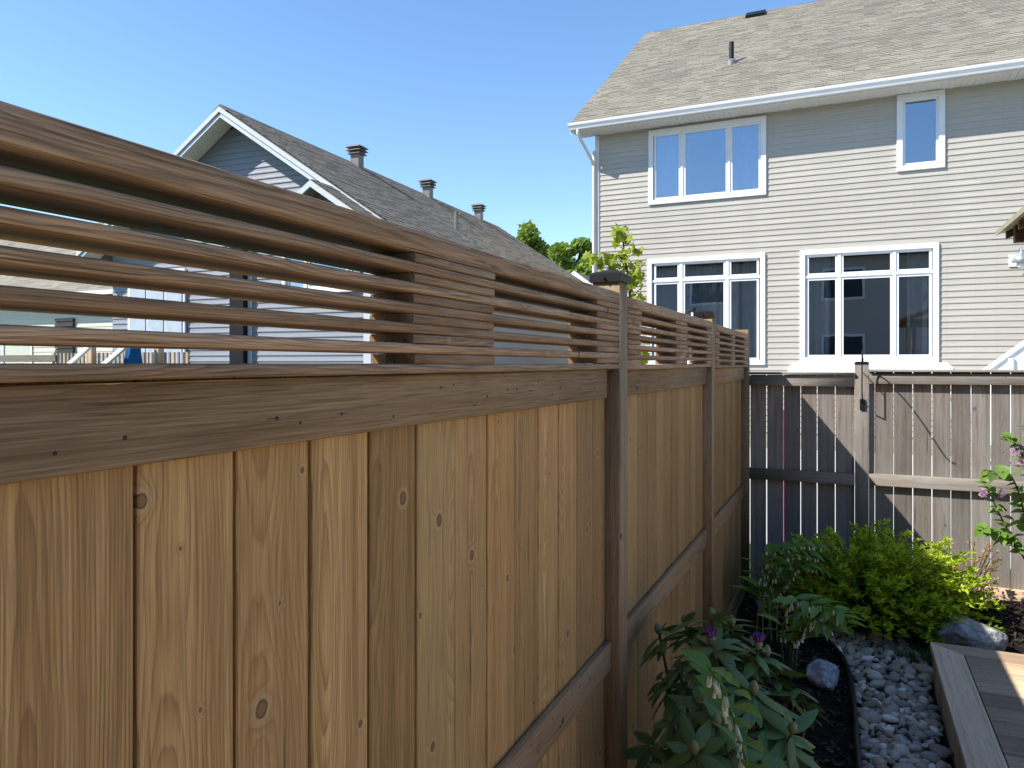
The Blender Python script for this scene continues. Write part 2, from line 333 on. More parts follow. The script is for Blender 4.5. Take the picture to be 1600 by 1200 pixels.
for k, (ya, yb) in enumerate(bays):
    e = .0015; z0 = -.0016 - (0, .004, .012)[k]
    def slat(name, y0, y1, zb, t, dep, mat, jit=.0025, r=.0045):
        dx = R.uniform(-jit, jit)
        plank(name, (FX0 - dep / 2 + dx - .001, y0 + e, zb + t / 2), (FX0 - dep / 2 + dx - .001, y1 - e, zb + t / 2), (1, 0, 0), dep, t, mat, fence, r, 3, bow=.0012 if y1 - y0 > .6 else 0)
    slat('cap_board', ya, yb, z0 - .0165, .0165, .10, M_SLAT, 0)
    for j in range(6):
        zb = z0 + j * 2 * LAY
        for s0, s1 in SPACERS[k]: slat('spacer', s0, s1, zb + .0002, LAY - .0004, SD, M_SLAT, .002)
        if j < 5: slat('slat', ya, yb, zb + LAY + .0002, LAY - .0004, SD, M_SLAT)
    slat('top_board', ya, yb, z0 + 11 * LAY + .0006, .038, .140, M_SLAT, 0, .007)
    # rails over the boards
    rt = .019; xr = -DR - rt / 2
    rb0, rb1 = ya + .002, (yb - .05 if k == 0 else yb - .004)
    zt = -.0185 - (0, .004, .012)[k]
    plank('rail', (xr, rb0, zt - .0445), (xr, rb1, zt - .0445), (0, 0, 1), .087, rt, M_RAIL, fence, .003, 2)
    plank('rail', (xr, rb0, -.908), (xr, yb - .004, -.908), (0, 0, 1), .087, rt, M_RAIL, fence, .003, 2)
    plank('rail', (xr, rb0, -1.575), (xr, yb - .004, -1.575), (0, 0, 1), .087, rt, M_RAIL, fence, .003, 2)
    # tongue-and-groove boards
    y = yf(212, DB) if k == 0 else ya + .02
    if k == 0:
        while y > ya - .05: y -= .14
    bx = -DB - .008; i = 0; pts = []
    while y < yb - .01:
        w = min(.14, yb - y - .002) if k else .14
        if y + w > yb: w = yb - y - .002
        if y + w > ya and w > .02:
            gap = R.choice((.003, .0045, .0055, .007))
            plank('fence_board', (bx + R.uniform(-.0012, .0012), y + w / 2, -1.64), (bx + R.uniform(-.001, .001), y + w / 2, zt + .0008), (0, 1, 0), w - gap, .016, M_BOARD, fence, .0018, 1)
            for q_ in (R.uniform(.2, .4), R.uniform(.6, .8)):
                if R.random() < .75 and y + w * q_ < rb1 - .01 and y + w * q_ > ya:
                    pts.append((-DR, y + w * q_, zt - .022 - R.uniform(0, .045))); pts.append((-DR, y + w * q_, -.908 + R.uniform(-.025, .025)))
        y += .14; i += 1
    mb = MB(); mb.box((-DB - .070, ya - .002, -1.63), (-DB - .080, yb + .002, zt + .0005)); mb.build('gap_backing', M_BOARD, fence)  # panel added behind the boards to block light and keep the gaps dark
    screws(pts, (1, 0, 0), fence)
    plank('ground_board', (-DB + .012, ya, -1.64), (-DB + .012, yb, -1.64), (0, 0, 1), .06, .03, M_RAIL, fence, .003, 2)

# ---------------------------------------------------------------- weathered fence at the back
YB = 5.56; PX = .085
bf = thing('weathered_fence', (.4, YB, -1.6), 'weathered grey wooden fence with gaps between boards, behind the green shrub', 'fence')
def xb(u, Y=YB): return on_y(u, CY, Y).x
gx = [1172, 1198, 1224.5, 1251, 1277, 1305, 1333, None, 1367, 1396, 1426, 1456, 1486, 1517, 1548, 1579]
def backboard(x0, x1, zt, gap):
    w = x1 - x0 - gap
    for k_ in (PX + 2.1, PX + 4.2):
        if abs((x0 + x1) / 2 - k_) < .06: return
    plank('fence_board', ((x0 + x1) / 2 + R.uniform(-.001, .001), YB + R.uniform(-.002, .002), -1.62 + .15 * sm(.1, .8, x0)), ((x0 + x1) / 2, YB + R.uniform(-.002, .002), zt), (1, 0, 0), w, .016, M_GREY, bf, .002, 1)
xs1 = [xb(u) for u in gx[:7]]; xs1.insert(0, xs1[0] - .112)
xs1[-1] = PX - .042
for a, b in zip(xs1[:-1], xs1[1:]): backboard(a, b, -.085, R.uniform(.004, .0075))
xs2 = [xb(u) for u in gx[8:]]; xs2.insert(0, PX + .043)
while xs2[-1] < 5.5: xs2.append(xs2[-1] + .113)
for a, b in zip(xs2[:-1], xs2[1:]): backboard(a, b, -.06, R.choice((.0015, .003, .006, .0075)))
for px_, zt in ((PX, -.005), (PX + 2.1, -.01), (PX + 4.2, -.01)):
    if px_ > 0 or True:
        if px_ < -.5: continue
        po = plank('post', (px_, YB - .004, -1.75), (px_, YB - .004, zt), (1, 0, 0), .084, .084, M_GREY, bf, .005, 2)
        mb = MB(); h = .045; mb.box((-h, -h, 0), (h, h, .012)); mb.box((-h * .8, -h * .8, .0125), (h * .8, h * .8, .018))
        mb.build('post_cap', M_BLACK, po, Matrix.Translation((px_, YB - .004, zt - .004)))
for (a, b, dz) in ((-.66, PX - .044, -.022), (PX + .044, PX + 2.056, 0), (PX + 2.144, PX + 4.156, 0), (PX + 4.244, 5.5, 0)):
    plank('top_cap', (a, YB - .02, -.052 + dz), (b, YB - .02, -.052 + dz), (0, 1, 0), .09, .016, M_GREY, bf, .003, 2)
    plank('rail', (a, YB - .0275, -.105 + dz), (b, YB - .0275, -.105 + dz), (0, 0, 1), .072, .038, M_GREY, bf, .003, 2)
    plank('rail', (a, YB - .0275, -.786 + dz * .3), (b, YB - .0275, -.786 + dz * .3), (0, 0, 1), .078, .038, M_GREY, bf, .003, 2)
plank('ground_board', (-.66, YB - .03, -1.615), (PX - .05, YB - .03, -1.615), (0, 0, 1), .09, .04, M_GREY, bf, .004, 2)
for a, b in ((PX + .05, PX + 2.05), (PX + 2.15, PX + 4.15)): plank('ground_board', (a, YB - .03, -1.478), (b, YB - .03, -1.478), (0, 0, 1), .10, .04, M_DECK, bf, .004, 2)
# unseen fence added right of the deck to bounce warm light onto the left fence
bounce_fence = thing('weathered_fence', (5.6, 1, -1.7), 'unseen wooden fence added right of the deck to bounce warm light', 'fence')
y = -4.2
while y < 5.5: plank('fence_board', (5.6, y + .07, -1.7), (5.6, y + .07, -.02), (0, 1, 0), .137, .016, M_DECK, bounce_fence, .002, 1); y += .14
for z in (-.1, -.8, -1.55): plank('rail', (5.575, -4.2, z), (5.575, 5.45, z), (0, 0, 1), .08, .034, M_DECK, bounce_fence, .003, 1)
for y in (-4.2, -1.8, .6, 3.0, 5.4): plank('post', (5.54, y, -1.75), (5.54, y, .03), (0, 1, 0), .089, .035, M_DECK, bounce_fence, .004, 1)

# ---------------------------------------------------------------- plant hanger on the grey post
hang = thing('plant_hanger', (PX, YB - .10, -.3), 'thin black wire plant hanger bracket on the weathered grey fence post', 'plant hanger')
yp = YB - .047; ym = YB - .122
mb = MB(); mb.box((PX - .013, yp - .010, -.315), (PX + .019, yp - .0005, -.245)); mb.build('mount_plate', M_BLACK, hang)
arm = [(PX, ym, -.205), (PX, ym, -.1), (PX, ym, .0), (PX, ym - .012, .045), (PX, ym - .05, .07), (PX, ym - .10, .077), (PX, ym - .168, .062), (PX, ym - .23, .030), (PX, ym - .27, .006), (PX, ym - .30, .006), (PX, ym - .325, .03)]
mb = MB(); mb.tube(spline([Vector(p) for p in arm], 4), .0045, 6); mb.build('arm', M_BLACK, hang, smooth=True)
mb = MB(); mb.tube([(PX + .004, yp - .008, -.27), (PX + .002, ym + .03, -.235), (PX, ym, -.205)], .0045, 6); mb.tube([(PX + .002, yp - .006, -.06), (PX, ym, -.05)], .0035, 6); mb.build('brace', M_BLACK, hang, smooth=True)

# ---------------------------------------------------------------- deck
DZ = -1.446; DX, DY = .386, 4.38
deck = thing('wooden_deck', (1.2, 3.4, -1.66), 'low brown wooden deck beside the river stones, partly in sun', 'deck')
RW = .135
mb = MB()
def rim(name, poly):
    mb = MB(); mb.prism([Vector((*p, 0)) for p in poly], (0, 0, DZ - .036), (0, 0, DZ)); o = mb.build(name, M_DECK, deck)
    md = o.modifiers.new('bevel', 'BEVEL'); md.width = .004; md.segments = 2; return o
def rimplank(name, p0, p1, wd):
    return plank(name, p0, p1, wd, RW, .036, M_DECK, deck, .004, 2)
# mitred rim: prism in a frame whose X runs along the board so the grain follows it
def mitre(name, L, a, b, org, s):
    mb = MB(); mb.prism([Vector((0, 0, 0)), Vector((L, 0, 0)), Vector((L, RW * s, 0)), Vector((RW, RW * s, 0))][::s], (0, 0, -.018), (0, 0, .018))
    o = mb.build(name, M_DECK, deck, frame(a, b, org)); md = o.modifiers.new('bevel', 'BEVEL'); md.width = .004; md.segments = 2
mitre('rim_board', 8.2, (0, -1, 0), (1, 0, 0), (DX, DY, DZ - .018), 1)
mitre('rim_board', 4.9, (1, 0, 0), (0, 1, 0), (DX, DY, DZ - .018), -1)
y = DY - RW - .006; k = 0
while y > -3.8:
    plank('deck_board', (DX + RW + .006, y - .069, DZ - .019), (DX + 4.9, y - .069, DZ - .019), (0, 1, 0), .137, .034, M_DECK, deck, .004, 2); y -= .143
pts = []
x = 0
while x < 8.0:
    plank('skirt_board', (DX + .022, DY - .012 - x - .07, DZ - .038), (DX + .022, DY - .012 - x - .07, -1.72), (0, 1, 0), .136, .018, M_DECK, deck, .002, 1); x += .1395
x = 0
while x < 4.6:
    plank('skirt_board', (DX + .04 + x + .07, DY - .022, DZ - .038), (DX + .04 + x + .07, DY - .022, -1.72), (1, 0, 0), .136, .018, M_DECK, deck, .002, 1); x += .1395
mb = MB(); mb.box((DX + .034, 1.0, DZ - .14), (DX + .07, DY - .035, DZ - .039)); mb.build('joist', M_DECK, deck)
pts = []
y = DY - RW - .006
while y > 2.4:
    for q_ in (.035, .105):
        for xx in (DX + RW + .05, DX + RW + .46): pts.append((xx, y - q_, DZ - .0018))
    y -= .143
screws(pts, (0, 0, 1), deck)

# ---------------------------------------------------------------- river stones
def stone_mat():
    q = N('river_stone'); rn = q.rnd(); o = q.obj()
    isl = q.n('ShaderNodeNewGeometry').outputs['Random Per Island']
    v = q.m('FRACT', q.m('ADD', q.m('MULTIPLY', rn, 1.), q.m('MULTIPLY', isl, 7.3)))
    cr = q.n('ShaderNodeValToRGB'); q.put(cr.inputs[0], v); e = cr.color_ramp.elements; cr.color_ramp.interpolation = 'CONSTANT'
    cols = [(0, (.20, .18, .16)), (.14, (.34, .31, .28)), (.28, (.28, .215, .17)), (.4, (.42, .40, .37)), (.52, (.24, .225, .21)), (.64, (.37, .30, .24)), (.75, (.50, .47, .42)), (.84, (.29, .29, .26)), (.92, (.66, .65, .62))]
    e[0].color = (*cols[0][1], 1); e[1].position = cols[1][0]; e[1].color = (*cols[1][1], 1)
    for p, c in cols[2:]: x = e.new(p); x.color = (*c, 1)
    f = q.noise(o, 3., 4, .65, 1.2); g = q.noise(o, 26., 3, .7)
    c = q.mix(1., cr.outputs[0], q.comb(*[q.m('MULTIPLY', q.m('MULTIPLY', q.sstep(f, .25, .75, .75, 1.25), q.sstep(g, .3, .7, .85, 1.12)), k_) for k_ in (1.22, 1.11, .97)]), 'MULTIPLY')
    q.bump(g, .15, .02); return q.done(c, .55, .35)
M_STONE = stone_mat()
def stone_mesh(seed, sub=3, rough=.16):
    import bmesh
    bm = bmesh.new(); bmesh.ops.create_icosphere(bm, subdivisions=sub, radius=1.0)
    for v in bm.verts:
        n = v.co.copy(); k = 1 + rough * mnoise.noise(n * 1.1 + Vector((seed * 7.1, 0, 0))) + .05 * mnoise.noise(n * 2.6 + Vector((0, seed * 3.3, 0)))
        v.co = n * k
    me = bpy.data.meshes.new('river_stone'); bm.to_mesh(me); bm.free(); me.materials.append(M_STONE)
    me.polygons.foreach_set('use_smooth', [True] * len(me.polygons)); return me
SM = [stone_mesh(i, 2, .3) for i in range(9)]
EDG = [on_z(u, v, -1.62) for u, v in ((1190, 955), (1232, 967), (1264, 984), (1290, 1001), (1312, 1024), (1322, 1042), (1328, 1060), (1332, 1080), (1334, 1100), (1337, 1130), (1338, 1160), (1342, 1200), (1345, 1240), (1348, 1300))]
def edge_x(y):
    for a, b in zip(EDG[:-1], EDG[1:]):
        if min(a.y, b.y) <= y <= max(a.y, b.y): return a.x + (b.x - a.x) * (y - a.y) / (b.y - a.y)
    return EDG[-1].x if y < EDG[-1].y else EDG[0].x
def in_bed(x, y):
    if y < 2.6: return False
    if y > 4.95: return x > -.62 and x < -.05 - (y - 4.95) * .3 and y < 5.47 and x > edge_x(y) - .02
    if x < edge_x(y) + .02: return False
    if y < DY + .02: return x < DX - .02
    return x < .40 - max(0, y - 4.45) * .25
sb = MB(); n_ = 40
sb.v = []; 
stones_root = None
mbq = MB()
q = N('stone_bed_soil'); o_ = q.n('ShaderNodeNewGeometry').outputs['Position']
M_SOIL = q.done(q.mix(q.noise(o_, 40., 3), (.03, .026, .022), (.09, .08, .07)), .9, .1)
g = .05; cells = []
for i in range(-14, 12):
    for j in range(50, 112):
        x, y = i * g, j * g
        if in_bed(x + g / 2, y + g / 2):
            k = len(mbq.v); mbq.v += [(x, y, gz(x, y) + .012), (x + g, y, gz(x + g, y) + .012), (x + g, y + g, gz(x + g, y + g) + .012), (x, y + g, gz(x, y + g) + .012)]; mbq.f.append((k, k + 1, k + 2, k + 3))
stones_root = mbq.build('stone_bed', M_SOIL); tag(stones_root, kind='structure')
def stone_M(x, y, z, s):
    a, b, c = s * R.uniform(.9, 1.35), s * R.uniform(.75, 1.0), s * R.uniform(.5, .75)
    return Matrix.Translation((x, y, z)) @ Matrix.Rotation(R.uniform(0, 6.28), 4, 'Z') @ Matrix.Rotation(R.gauss(0, .28), 4, 'X') @ Matrix.Rotation(R.gauss(0, .22), 4, 'Y') @ Matrix.Diagonal((a, b, c, 1))
cand = []; tries = 0
while tries < 16000:
    tries += 1; x, y = R.uniform(-.66, .44), R.uniform(2.62, 5.47)
    if not in_bed(x, y): continue
    s = R.choice((.018, .021, .024, .027, .03, .034, .042)) * R.uniform(.85, 1.15)
    if all((x - a) ** 2 + (y - b) ** 2 > ((s + t) * .86) ** 2 for a, b, t in cand): cand.append((x, y, s))
cand.sort(key=lambda c: -c[2] / (c[1] + .5) * (1 if c[1] > 3.0 else .1))
fill = []
for i, (x, y, s) in enumerate(cand):
    M = stone_M(x, y, gz(x, y) + .018 + s * .42, s)
    if i < 300: ob('river_stone', SM[i % 9], stones_root, M)
    else: fill.append((M, SM[i % 9]))
for t in range(1500):
    x, y = R.uniform(-.66, .44), R.uniform(2.62, 5.47)
    if in_bed(x, y): s = R.uniform(.018, .034); fill.append((stone_M(x, y, gz(x, y) + .012, s), SM[t % 9]))
mb = MB()
for M, me in fill:
    k = len(mb.v); mb.v += [tuple(M @ v.co) for v in me.vertices]; mb.f += [tuple(k + i for i in p.vertices) for p in me.polygons]
tag(mb.build('small_stones', M_STONE, stones_root, smooth=True), kind='stuff')

# black plastic garden edging
M_PLAST = plain('black_plastic', (.014, .014, .015), .4, .5)
def edging(pts, label):
    mb = MB(); top = []; n = len(pts); vs = []
    for i, p in enumerate(pts):
        t = (pts[min(i + 1, n - 1)] - pts[max(0, i - 1)]).normalized(); nn = Vector((-t.y, t.x, 0)) * .004
        z = gz(p.x, p.y); vs += [(p.x - nn.x, p.y - nn.y, z - .06), (p.x + nn.x, p.y + nn.y, z - .06), (p.x + nn.x, p.y + nn.y, z + .05), (p.x - nn.x, p.y - nn.y, z + .05)]; top.append((p.x, p.y, z + .055))
    for i in range(n - 1):
        for j in range(4): mb.f.append((i * 4 + j, i * 4 + (j + 1) % 4, i * 4 + 4 + (j + 1) % 4, i * 4 + 4 + j))
    mb.v = vs; mb.tube(top, .011, 8)
    tag(mb.build('garden_edging', M_PLAST, smooth=False), label, 'edging')
edging(spline(EDG[2:]), 'curved black plastic garden edging between dark mulch and river stones')
edging(spline([Vector((-.06, 5.02, 0)), Vector((.08, 4.98, 0)), Vector((.25, 4.93, 0)), Vector((.42, 4.80, 0)), Vector((.46, 4.6, 0))]), 'black plastic garden edging at the foot of the bright green shrub')

# mulch chips
mb = MB(); n = 0
while n < 5200:
    x, y = R.uniform(-.66, 1.6), R.uniform(2.3, 5.45); n += 1
    lift = 0
    if in_bed(x, y):
        if R.random() > .05: continue
        lift = .045
    if (x > DX - .03 and y < DY + .02): continue
    M = Matrix.Translation((x, y, gz(x, y) + .006 + lift)) @ Matrix.Rotation(R.uniform(0, 6.28), 4, 'Z') @ Matrix.Rotation(R.gauss(0, .4), 4, 'Y') @ Matrix.Rotation(R.gauss(0, .5), 4, 'X')
    l, w, t = R.uniform(.01, .028), R.uniform(.003, .009), R.uniform(.0015, .004); k = len(mb.v)
    mb.box((-l, -w, -t), (l, w, t)); mb.v[k:] = [tuple(M @ Vector(v)) for v in mb.v[k:]]
q = N('mulch_chip'); isl = q.n('ShaderNodeNewGeometry').outputs['Random Per Island']
M_CHIP = q.done(q.mix(q.m('POWER', isl, 3.), (.016, .012, .009), (.13, .095, .07)), .85, .2)
tag(mb.build('mulch_chips', M_CHIP), 'loose dark bark chips scattered over the garden bed', 'mulch', kind='stuff')

# boulders
def boulder_mat(name, a, b):
    q = N(name); o = q.obj(); f = q.noise(o, 5., 6, .72, .4); g = q.noise(o, 40., 3, .7)
    c = q.mix(q.sstep(f, .35, .68), a, b); c = q.mix(1., c, q.comb(*[q.sstep(g, .3, .7, .7, 1.25)] * 3), 'MULTIPLY')
    q.bump(q.m('ADD', f, q.m('MULTIPLY', g, .3)), .6, .03); return q.done(c, .8, .25)
M_BOULD = boulder_mat('grey_boulder', (.20, .195, .185), (.48, .465, .44)); M_BOULD2 = boulder_mat('speckled_rock', (.28, .27, .28), (.62, .61, .62))
def boulder(c, s, seed, mat, label, rz=0, cuts=7):
    import bmesh
    rr = random.Random(seed); bm = bmesh.new(); bmesh.ops.create_icosphere(bm, subdivisions=5, radius=1.0)
    pl = [(Vector((rr.gauss(0, 1), rr.gauss(0, 1), rr.gauss(.2, .8))).normalized(), rr.uniform(.55, .85)) for _ in range(cuts)] + [(Vector((.1, -.1, 1)).normalized(), .62)]
    for v in bm.verts:
        p = v.co.copy()
        for n, d in pl:
            k = p.dot(n)
            if k > d: p -= n * (k - d) * .93
        p *= 1 + .07 * mnoise.noise(p * 2.2 + Vector((seed, 0, 0))) + .035 * mnoise.noise(p * 7) + .015 * mnoise.noise(p * 17)
        v.co = Vector((p.x * s[0], p.y * s[1], p.z * s[2]))
    me = bpy.data.meshes.new('boulder'); bm.to_mesh(me); bm.free(); me.materials.append(mat); me.polygons.foreach_set('use_smooth', [True] * len(me.polygons))
    tag(ob('boulder', me, None, Matrix.Translation(c) @ Matrix.Rotation(rz, 4, 'Z')), label, 'rock')
boulder((.62, 4.73, -1.50), (.165, .125, .115), 14, M_BOULD, 'large angular grey boulder half in sun behind the deck corner', .2)
p = on_z(1292, 1050, -1.60); boulder((p.x - .01, p.y, -1.615), (.085, .10, .075), 9, M_BOULD2, 'small pale speckled rock on dark mulch inside the curved edging', .6)

# ================================================================ houses
def cells(mb, x0, x1, z0, z1, holes, y0, y1):
    xs = sorted({x0, x1, *[h[0] for h in holes], *[h[1] for h in holes]}); zs = sorted({z0, z1, *[h[2] for h in holes], *[h[3] for h in holes]})
    xs = [x for x in xs if x0 <= x <= x1]; zs = [z for z in zs if z0 <= z <= z1]
    for a, b in zip(xs[:-1], xs[1:]):
        for c, d in zip(zs[:-1], zs[1:]):
            mx, mz = (a + b) / 2, (c + d) / 2
            if not any(h[0] < mx < h[1] and h[2] < mz < h[3] for h in holes): mb.box((a, y0, c), (b, y1, d))
def siding(parent, x0, x1, z0, z1, yw, mat, holes=(), ch=.114, clip=None, jn=0):
    """lap boards on a wall facing -Y; clip(z) gives (xmin,xmax) for gables"""
    z = z0
    while z < z1 - .01:
        zt = min(z + ch, z1); a, b = x0, x1
        if clip: a, b = clip(z)
        ints = [(a, b)]
        for h in holes:
            if h[2] < zt - .02 and h[3] > z + .02:
                nx = []
                for p, q in ints:
                    if h[0] > p: nx.append((p, min(q, h[0])))
                    if h[1] < q: nx.append((max(p, h[1]), q))
                    if h[1] <= p or h[0] >= q: pass
                ints = [(p, q) for p, q in nx if q - p > .02]
        for p, q in ints:
            segs = [(p, q)]
            if jn and q - p > jn: c = p + (q - p) * R.uniform(.3, .7); segs = [(p, c), (c + .0005, q)]
            for n_s, (s, e) in enumerate(segs):
                L = e - s; zz = zt - z; o = .002 * n_s
                key = ('sd', round(L, 4), round(zz, 4), mat.name)
                if key not in _pc:
                    pr = [(-.020, .0), (-.021, .012), (-.012, zz * .55), (-.006, zz + .012), (.0, zz + .012), (.0, 0)]
                    vs = [(x, p_[0], p_[1]) for x in (0, L) for p_ in pr]; k = len(pr)
                    fs = [tuple(range(k)), tuple(k + i for i in reversed(range(k)))] + [(i, k + i, k + (i + 1) % k, (i + 1) % k) for i in range(k)]
                    fs = [tuple(reversed(f)) for f in fs]
                    _pc[key] = mk('siding_board', vs, fs, mat)
                ob('siding_board', _pc[key], parent, Matrix.Translation((s, yw - o, z)))
        z += ch
def window(parent, x0, x1, z0, z1, yw, cols, rows, casing=.10, curtains=(), head=0, room=2.2, name='window', pd=.02, sash=.045):
    """casing + mullions (one frame mesh), sash and pane per light, a dim room behind; wall faces -Y"""
    fr = MB(); yo, yi = yw - .055, yw + .05
    fr.box((x0, yo, z1 - casing), (x1, yi, z1)); fr.box((x0, yo, z0), (x1, yi, z0 + casing))
    fr.box((x0, yo + .001, z0 + casing), (x0 + casing, yi - .001, z1 - casing)); fr.box((x1 - casing, yo + .001, z0 + casing), (x1, yi - .001, z1 - casing))
    for a, b in zip(cols[:-1], cols[1:]): fr.box((a[1], yw - .03, z0 + casing), (b[0], yi - .002, z1 - casing))
    for a, b in zip(rows[:-1], rows[1:]): fr.box((x0 + casing, yw - .032, a[1]), (x1 - casing, yi - .003, b[0]))
    w = fr.build(name, M_WHITE, parent)
    md = w.modifiers.new('bevel', 'BEVEL'); md.width = .006; md.segments = 2; md.limit_method = 'ANGLE'
    for c in cols:
        for r in rows:
            sh = MB(); s = sash; y0, y1 = yw - .012, yw + .03
            sh.box((c[0], y0, r[0]), (c[1], y1, r[0] + s)); sh.box((c[0], y0, r[1] - s), (c[1], y1, r[1]))
            sh.box((c[0], y0, r[0] + s), (c[0] + s, y1, r[1] - s)); sh.box((c[1] - s, y0, r[0] + s), (c[1], y1, r[1] - s))
            sh.build('sash', M_WHITE, w)
            g = MB(); g.box((c[0] + s - .004, yw + .008, r[0] + s - .004), (c[1] - s + .004, yw + .014, r[1] - s + .004)); g.build('pane', M_GLASS, w)
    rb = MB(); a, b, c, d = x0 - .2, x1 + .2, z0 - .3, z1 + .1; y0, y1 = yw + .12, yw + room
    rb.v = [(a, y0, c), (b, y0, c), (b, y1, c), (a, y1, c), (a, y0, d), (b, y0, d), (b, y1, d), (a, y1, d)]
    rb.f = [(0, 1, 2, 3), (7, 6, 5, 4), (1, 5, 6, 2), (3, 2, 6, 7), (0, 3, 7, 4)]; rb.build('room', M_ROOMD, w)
    for (ca, cb, cy) in curtains:
        mb = MB(); n = max(8, int((cb - ca) / .018))
        for i in range(n + 1):
            x = ca + (cb - ca) * i / n; yy = yw + cy + .028 * math.sin(x * 42 + math.sin(x * 13) * 2) + .01 * math.sin(x * 95)
            mb.v += [(x, yy, z0 + .03), (x, yy * 1.0 + .01 * math.sin(x * 20), z1 - .04)]
        mb.f = [(2 * i, 2 * i + 2, 2 * i + 3, 2 * i + 1) for i in range(n)]; mb.build('curtain', M_CURT, w, smooth=True)
    return w
def shingles(name, org, along, up, La, Lu, mat, parent, tab=.32, exp=.145, clip=None):
    """overlapping tabs on a roof plane; org = eave corner, along = unit vector, up = unit vector up the slope"""
    along = Vector(along); up = Vector(up); nrm = along.cross(up).normalized(); org = Vector(org)
    if nrm.z < 0: nrm = -nrm
    vs, fs, tone = [], [], []; r = 0; t = 0
    while t < Lu - .02:
        t1 = min(t + exp + .03, Lu); s = -R.uniform(0, tab)
        while s < La:
            w = tab * R.uniform(.55, 1.35); a, b = max(0, s), min(La, s + w - .004); s += w
            if b - a < .02: continue
            if clip:
                a2, b2 = clip(t); a, b = max(a, a2), min(b, b2)
                if b - a < .02: continue
            th = R.choice((.008, .010, .014)); dt = R.uniform(-.006, .006); k = len(vs)
            P = [org + along * a + up * (t + dt), org + along * b + up * (t + dt), org + along * b + up * t1, org + along * a + up * t1]
            vs += [tuple(P[0] + nrm * th), tuple(P[1] + nrm * th), tuple(P[2] + nrm * .003), tuple(P[3] + nrm * .003), tuple(P[0]), tuple(P[1])]
            tn = R.random(); q = [(k, k + 1, k + 2, k + 3), (k + 4, k + 5, k + 1, k), (k + 4, k, k + 3), (k + 5, k + 2, k + 1)]
            fs += q; tone += [tn] * len(q)
        t += exp
    me = mk(name, vs, fs, mat); at = me.attributes.new('tone', 'FLOAT', 'FACE'); at.data.foreach_set('value', tone)
    return tag(ob(name, me, parent), kind='stuff')

# ---------------------------------------------------------------- two-storey greige house behind the back fence
YH = 15.7; XL, XR = -5.09, 13.0; ZB = -1.75; ZS = 5.06
H1 = thing('house', ((XL + XR) / 2, YH + 5, ZB), 'two-storey house with greige horizontal siding, tan shingle roof and white windows', 'house')
def hx(u): return on_y(u, CY, YH).x
def hz(u, v): return on_y(u, v, YH).z
w1 = (hx(1014), hx(1197.5), 3.40, 5.0); w2 = (hx(1401), hx(1476.5), hz(1440, 265.5), hz(1440, 145))
w3 = (hx(1012), hx(1196), -.04, hz(1196, 395)); w4 = (hx(1250), hx(1467), hz(1467, 566), hz(1467, 379))
holes = [(a + .04, b - .04, c + .04, d - .04) for a, b, c, d in (w1, w2, w3, w4)]
mb = MB(); cells(mb, XL, XR, ZB, ZS, holes, YH + .001, YH + .12)
mb.box((XL, YH + .12, ZB), (XL + .15, YH + 11.5, ZS)); mb.box((XR - .15, YH + .12, ZB), (XR, YH + 11.5, ZS)); mb.box((XL + .15, YH + 11.3, ZB), (XR - .15, YH + 11.5, ZS))
mb.build('wall', M_SIDE, H1)
siding(H1, XL + .06, XR, -1.4, ZS - .005, YH, M_SIDE, [(a + .05, b - .05, c + .05, d - .05) for a, b, c, d in (w1, w2, w3, w4)], .1135, jn=3.0)
mb = MB(); mb.box((XL - .03, YH - .035, -1.4), (XL + .06, YH + .10, ZS - .01)); mb.build('corner_trim', M_TRIM, H1)
def cols3(a, b): return [(hx(p), hx(q)) for p, q in zip(a, b)]
cg = .012
window(H1, *w1, YH, cols3((1022, 1068, 1141), (1064, 1137.5, 1189)), [(3.50, 4.90)], .10, [(w1[0] + .1, w1[0] + .6, .22), (w1[1] - .75, w1[1] - .1, .22)])
window(H1, *w2, YH, [(w2[0] + .1, w2[1] - .1)], [(w2[2] + .1, w2[3] - .1)], .10)
zt3 = w3[3] - .1; zm3 = hz(1160, 434)
window(H1, *w3, YH, cols3((1022, 1067, 1139), (1062, 1134, 1186)), [(w3[2] + .1, zm3 - .02), (zm3 + .03, zt3)], .10, [(w3[0] + .05, w3[1] - .55, .24), (w3[1] - .5, w3[1] - .08, .3)])
zm4 = hz(1389, 428)
window(H1, *w4, YH, cols3((1260, 1314, 1400), (1309, 1395, 1456)), [(w4[2] + .1, zm4 - .02), (zm4 + .03, w4[3] - .1)], .10, [(w4[0] + .08, w4[0] + .55, .24), (w4[1] - .5, w4[1] - .12, .3)])
mb = MB(); a, b = hx(1231), hx(1490); z1 = w4[2] - .004; zb_ = hz(1360, 584)
mb.prism([Vector((a, 0, zb_)), Vector((b, 0, zb_)), Vector((b - .02, 0, z1 - .08)), Vector((b - .12, 0, z1)), Vector((a + .12, 0, z1)), Vector((a + .02, 0, z1 - .08))], (0, YH - .09, 0), (0, YH - .022, 0))
mb.build('window_sill', M_WHITE, H1)
# things seen through the ground-floor window
xw = lambda u: on_y(u, CY, YH + .5)
mb = MB(); p = on_y(1352, 552, YH + .45)
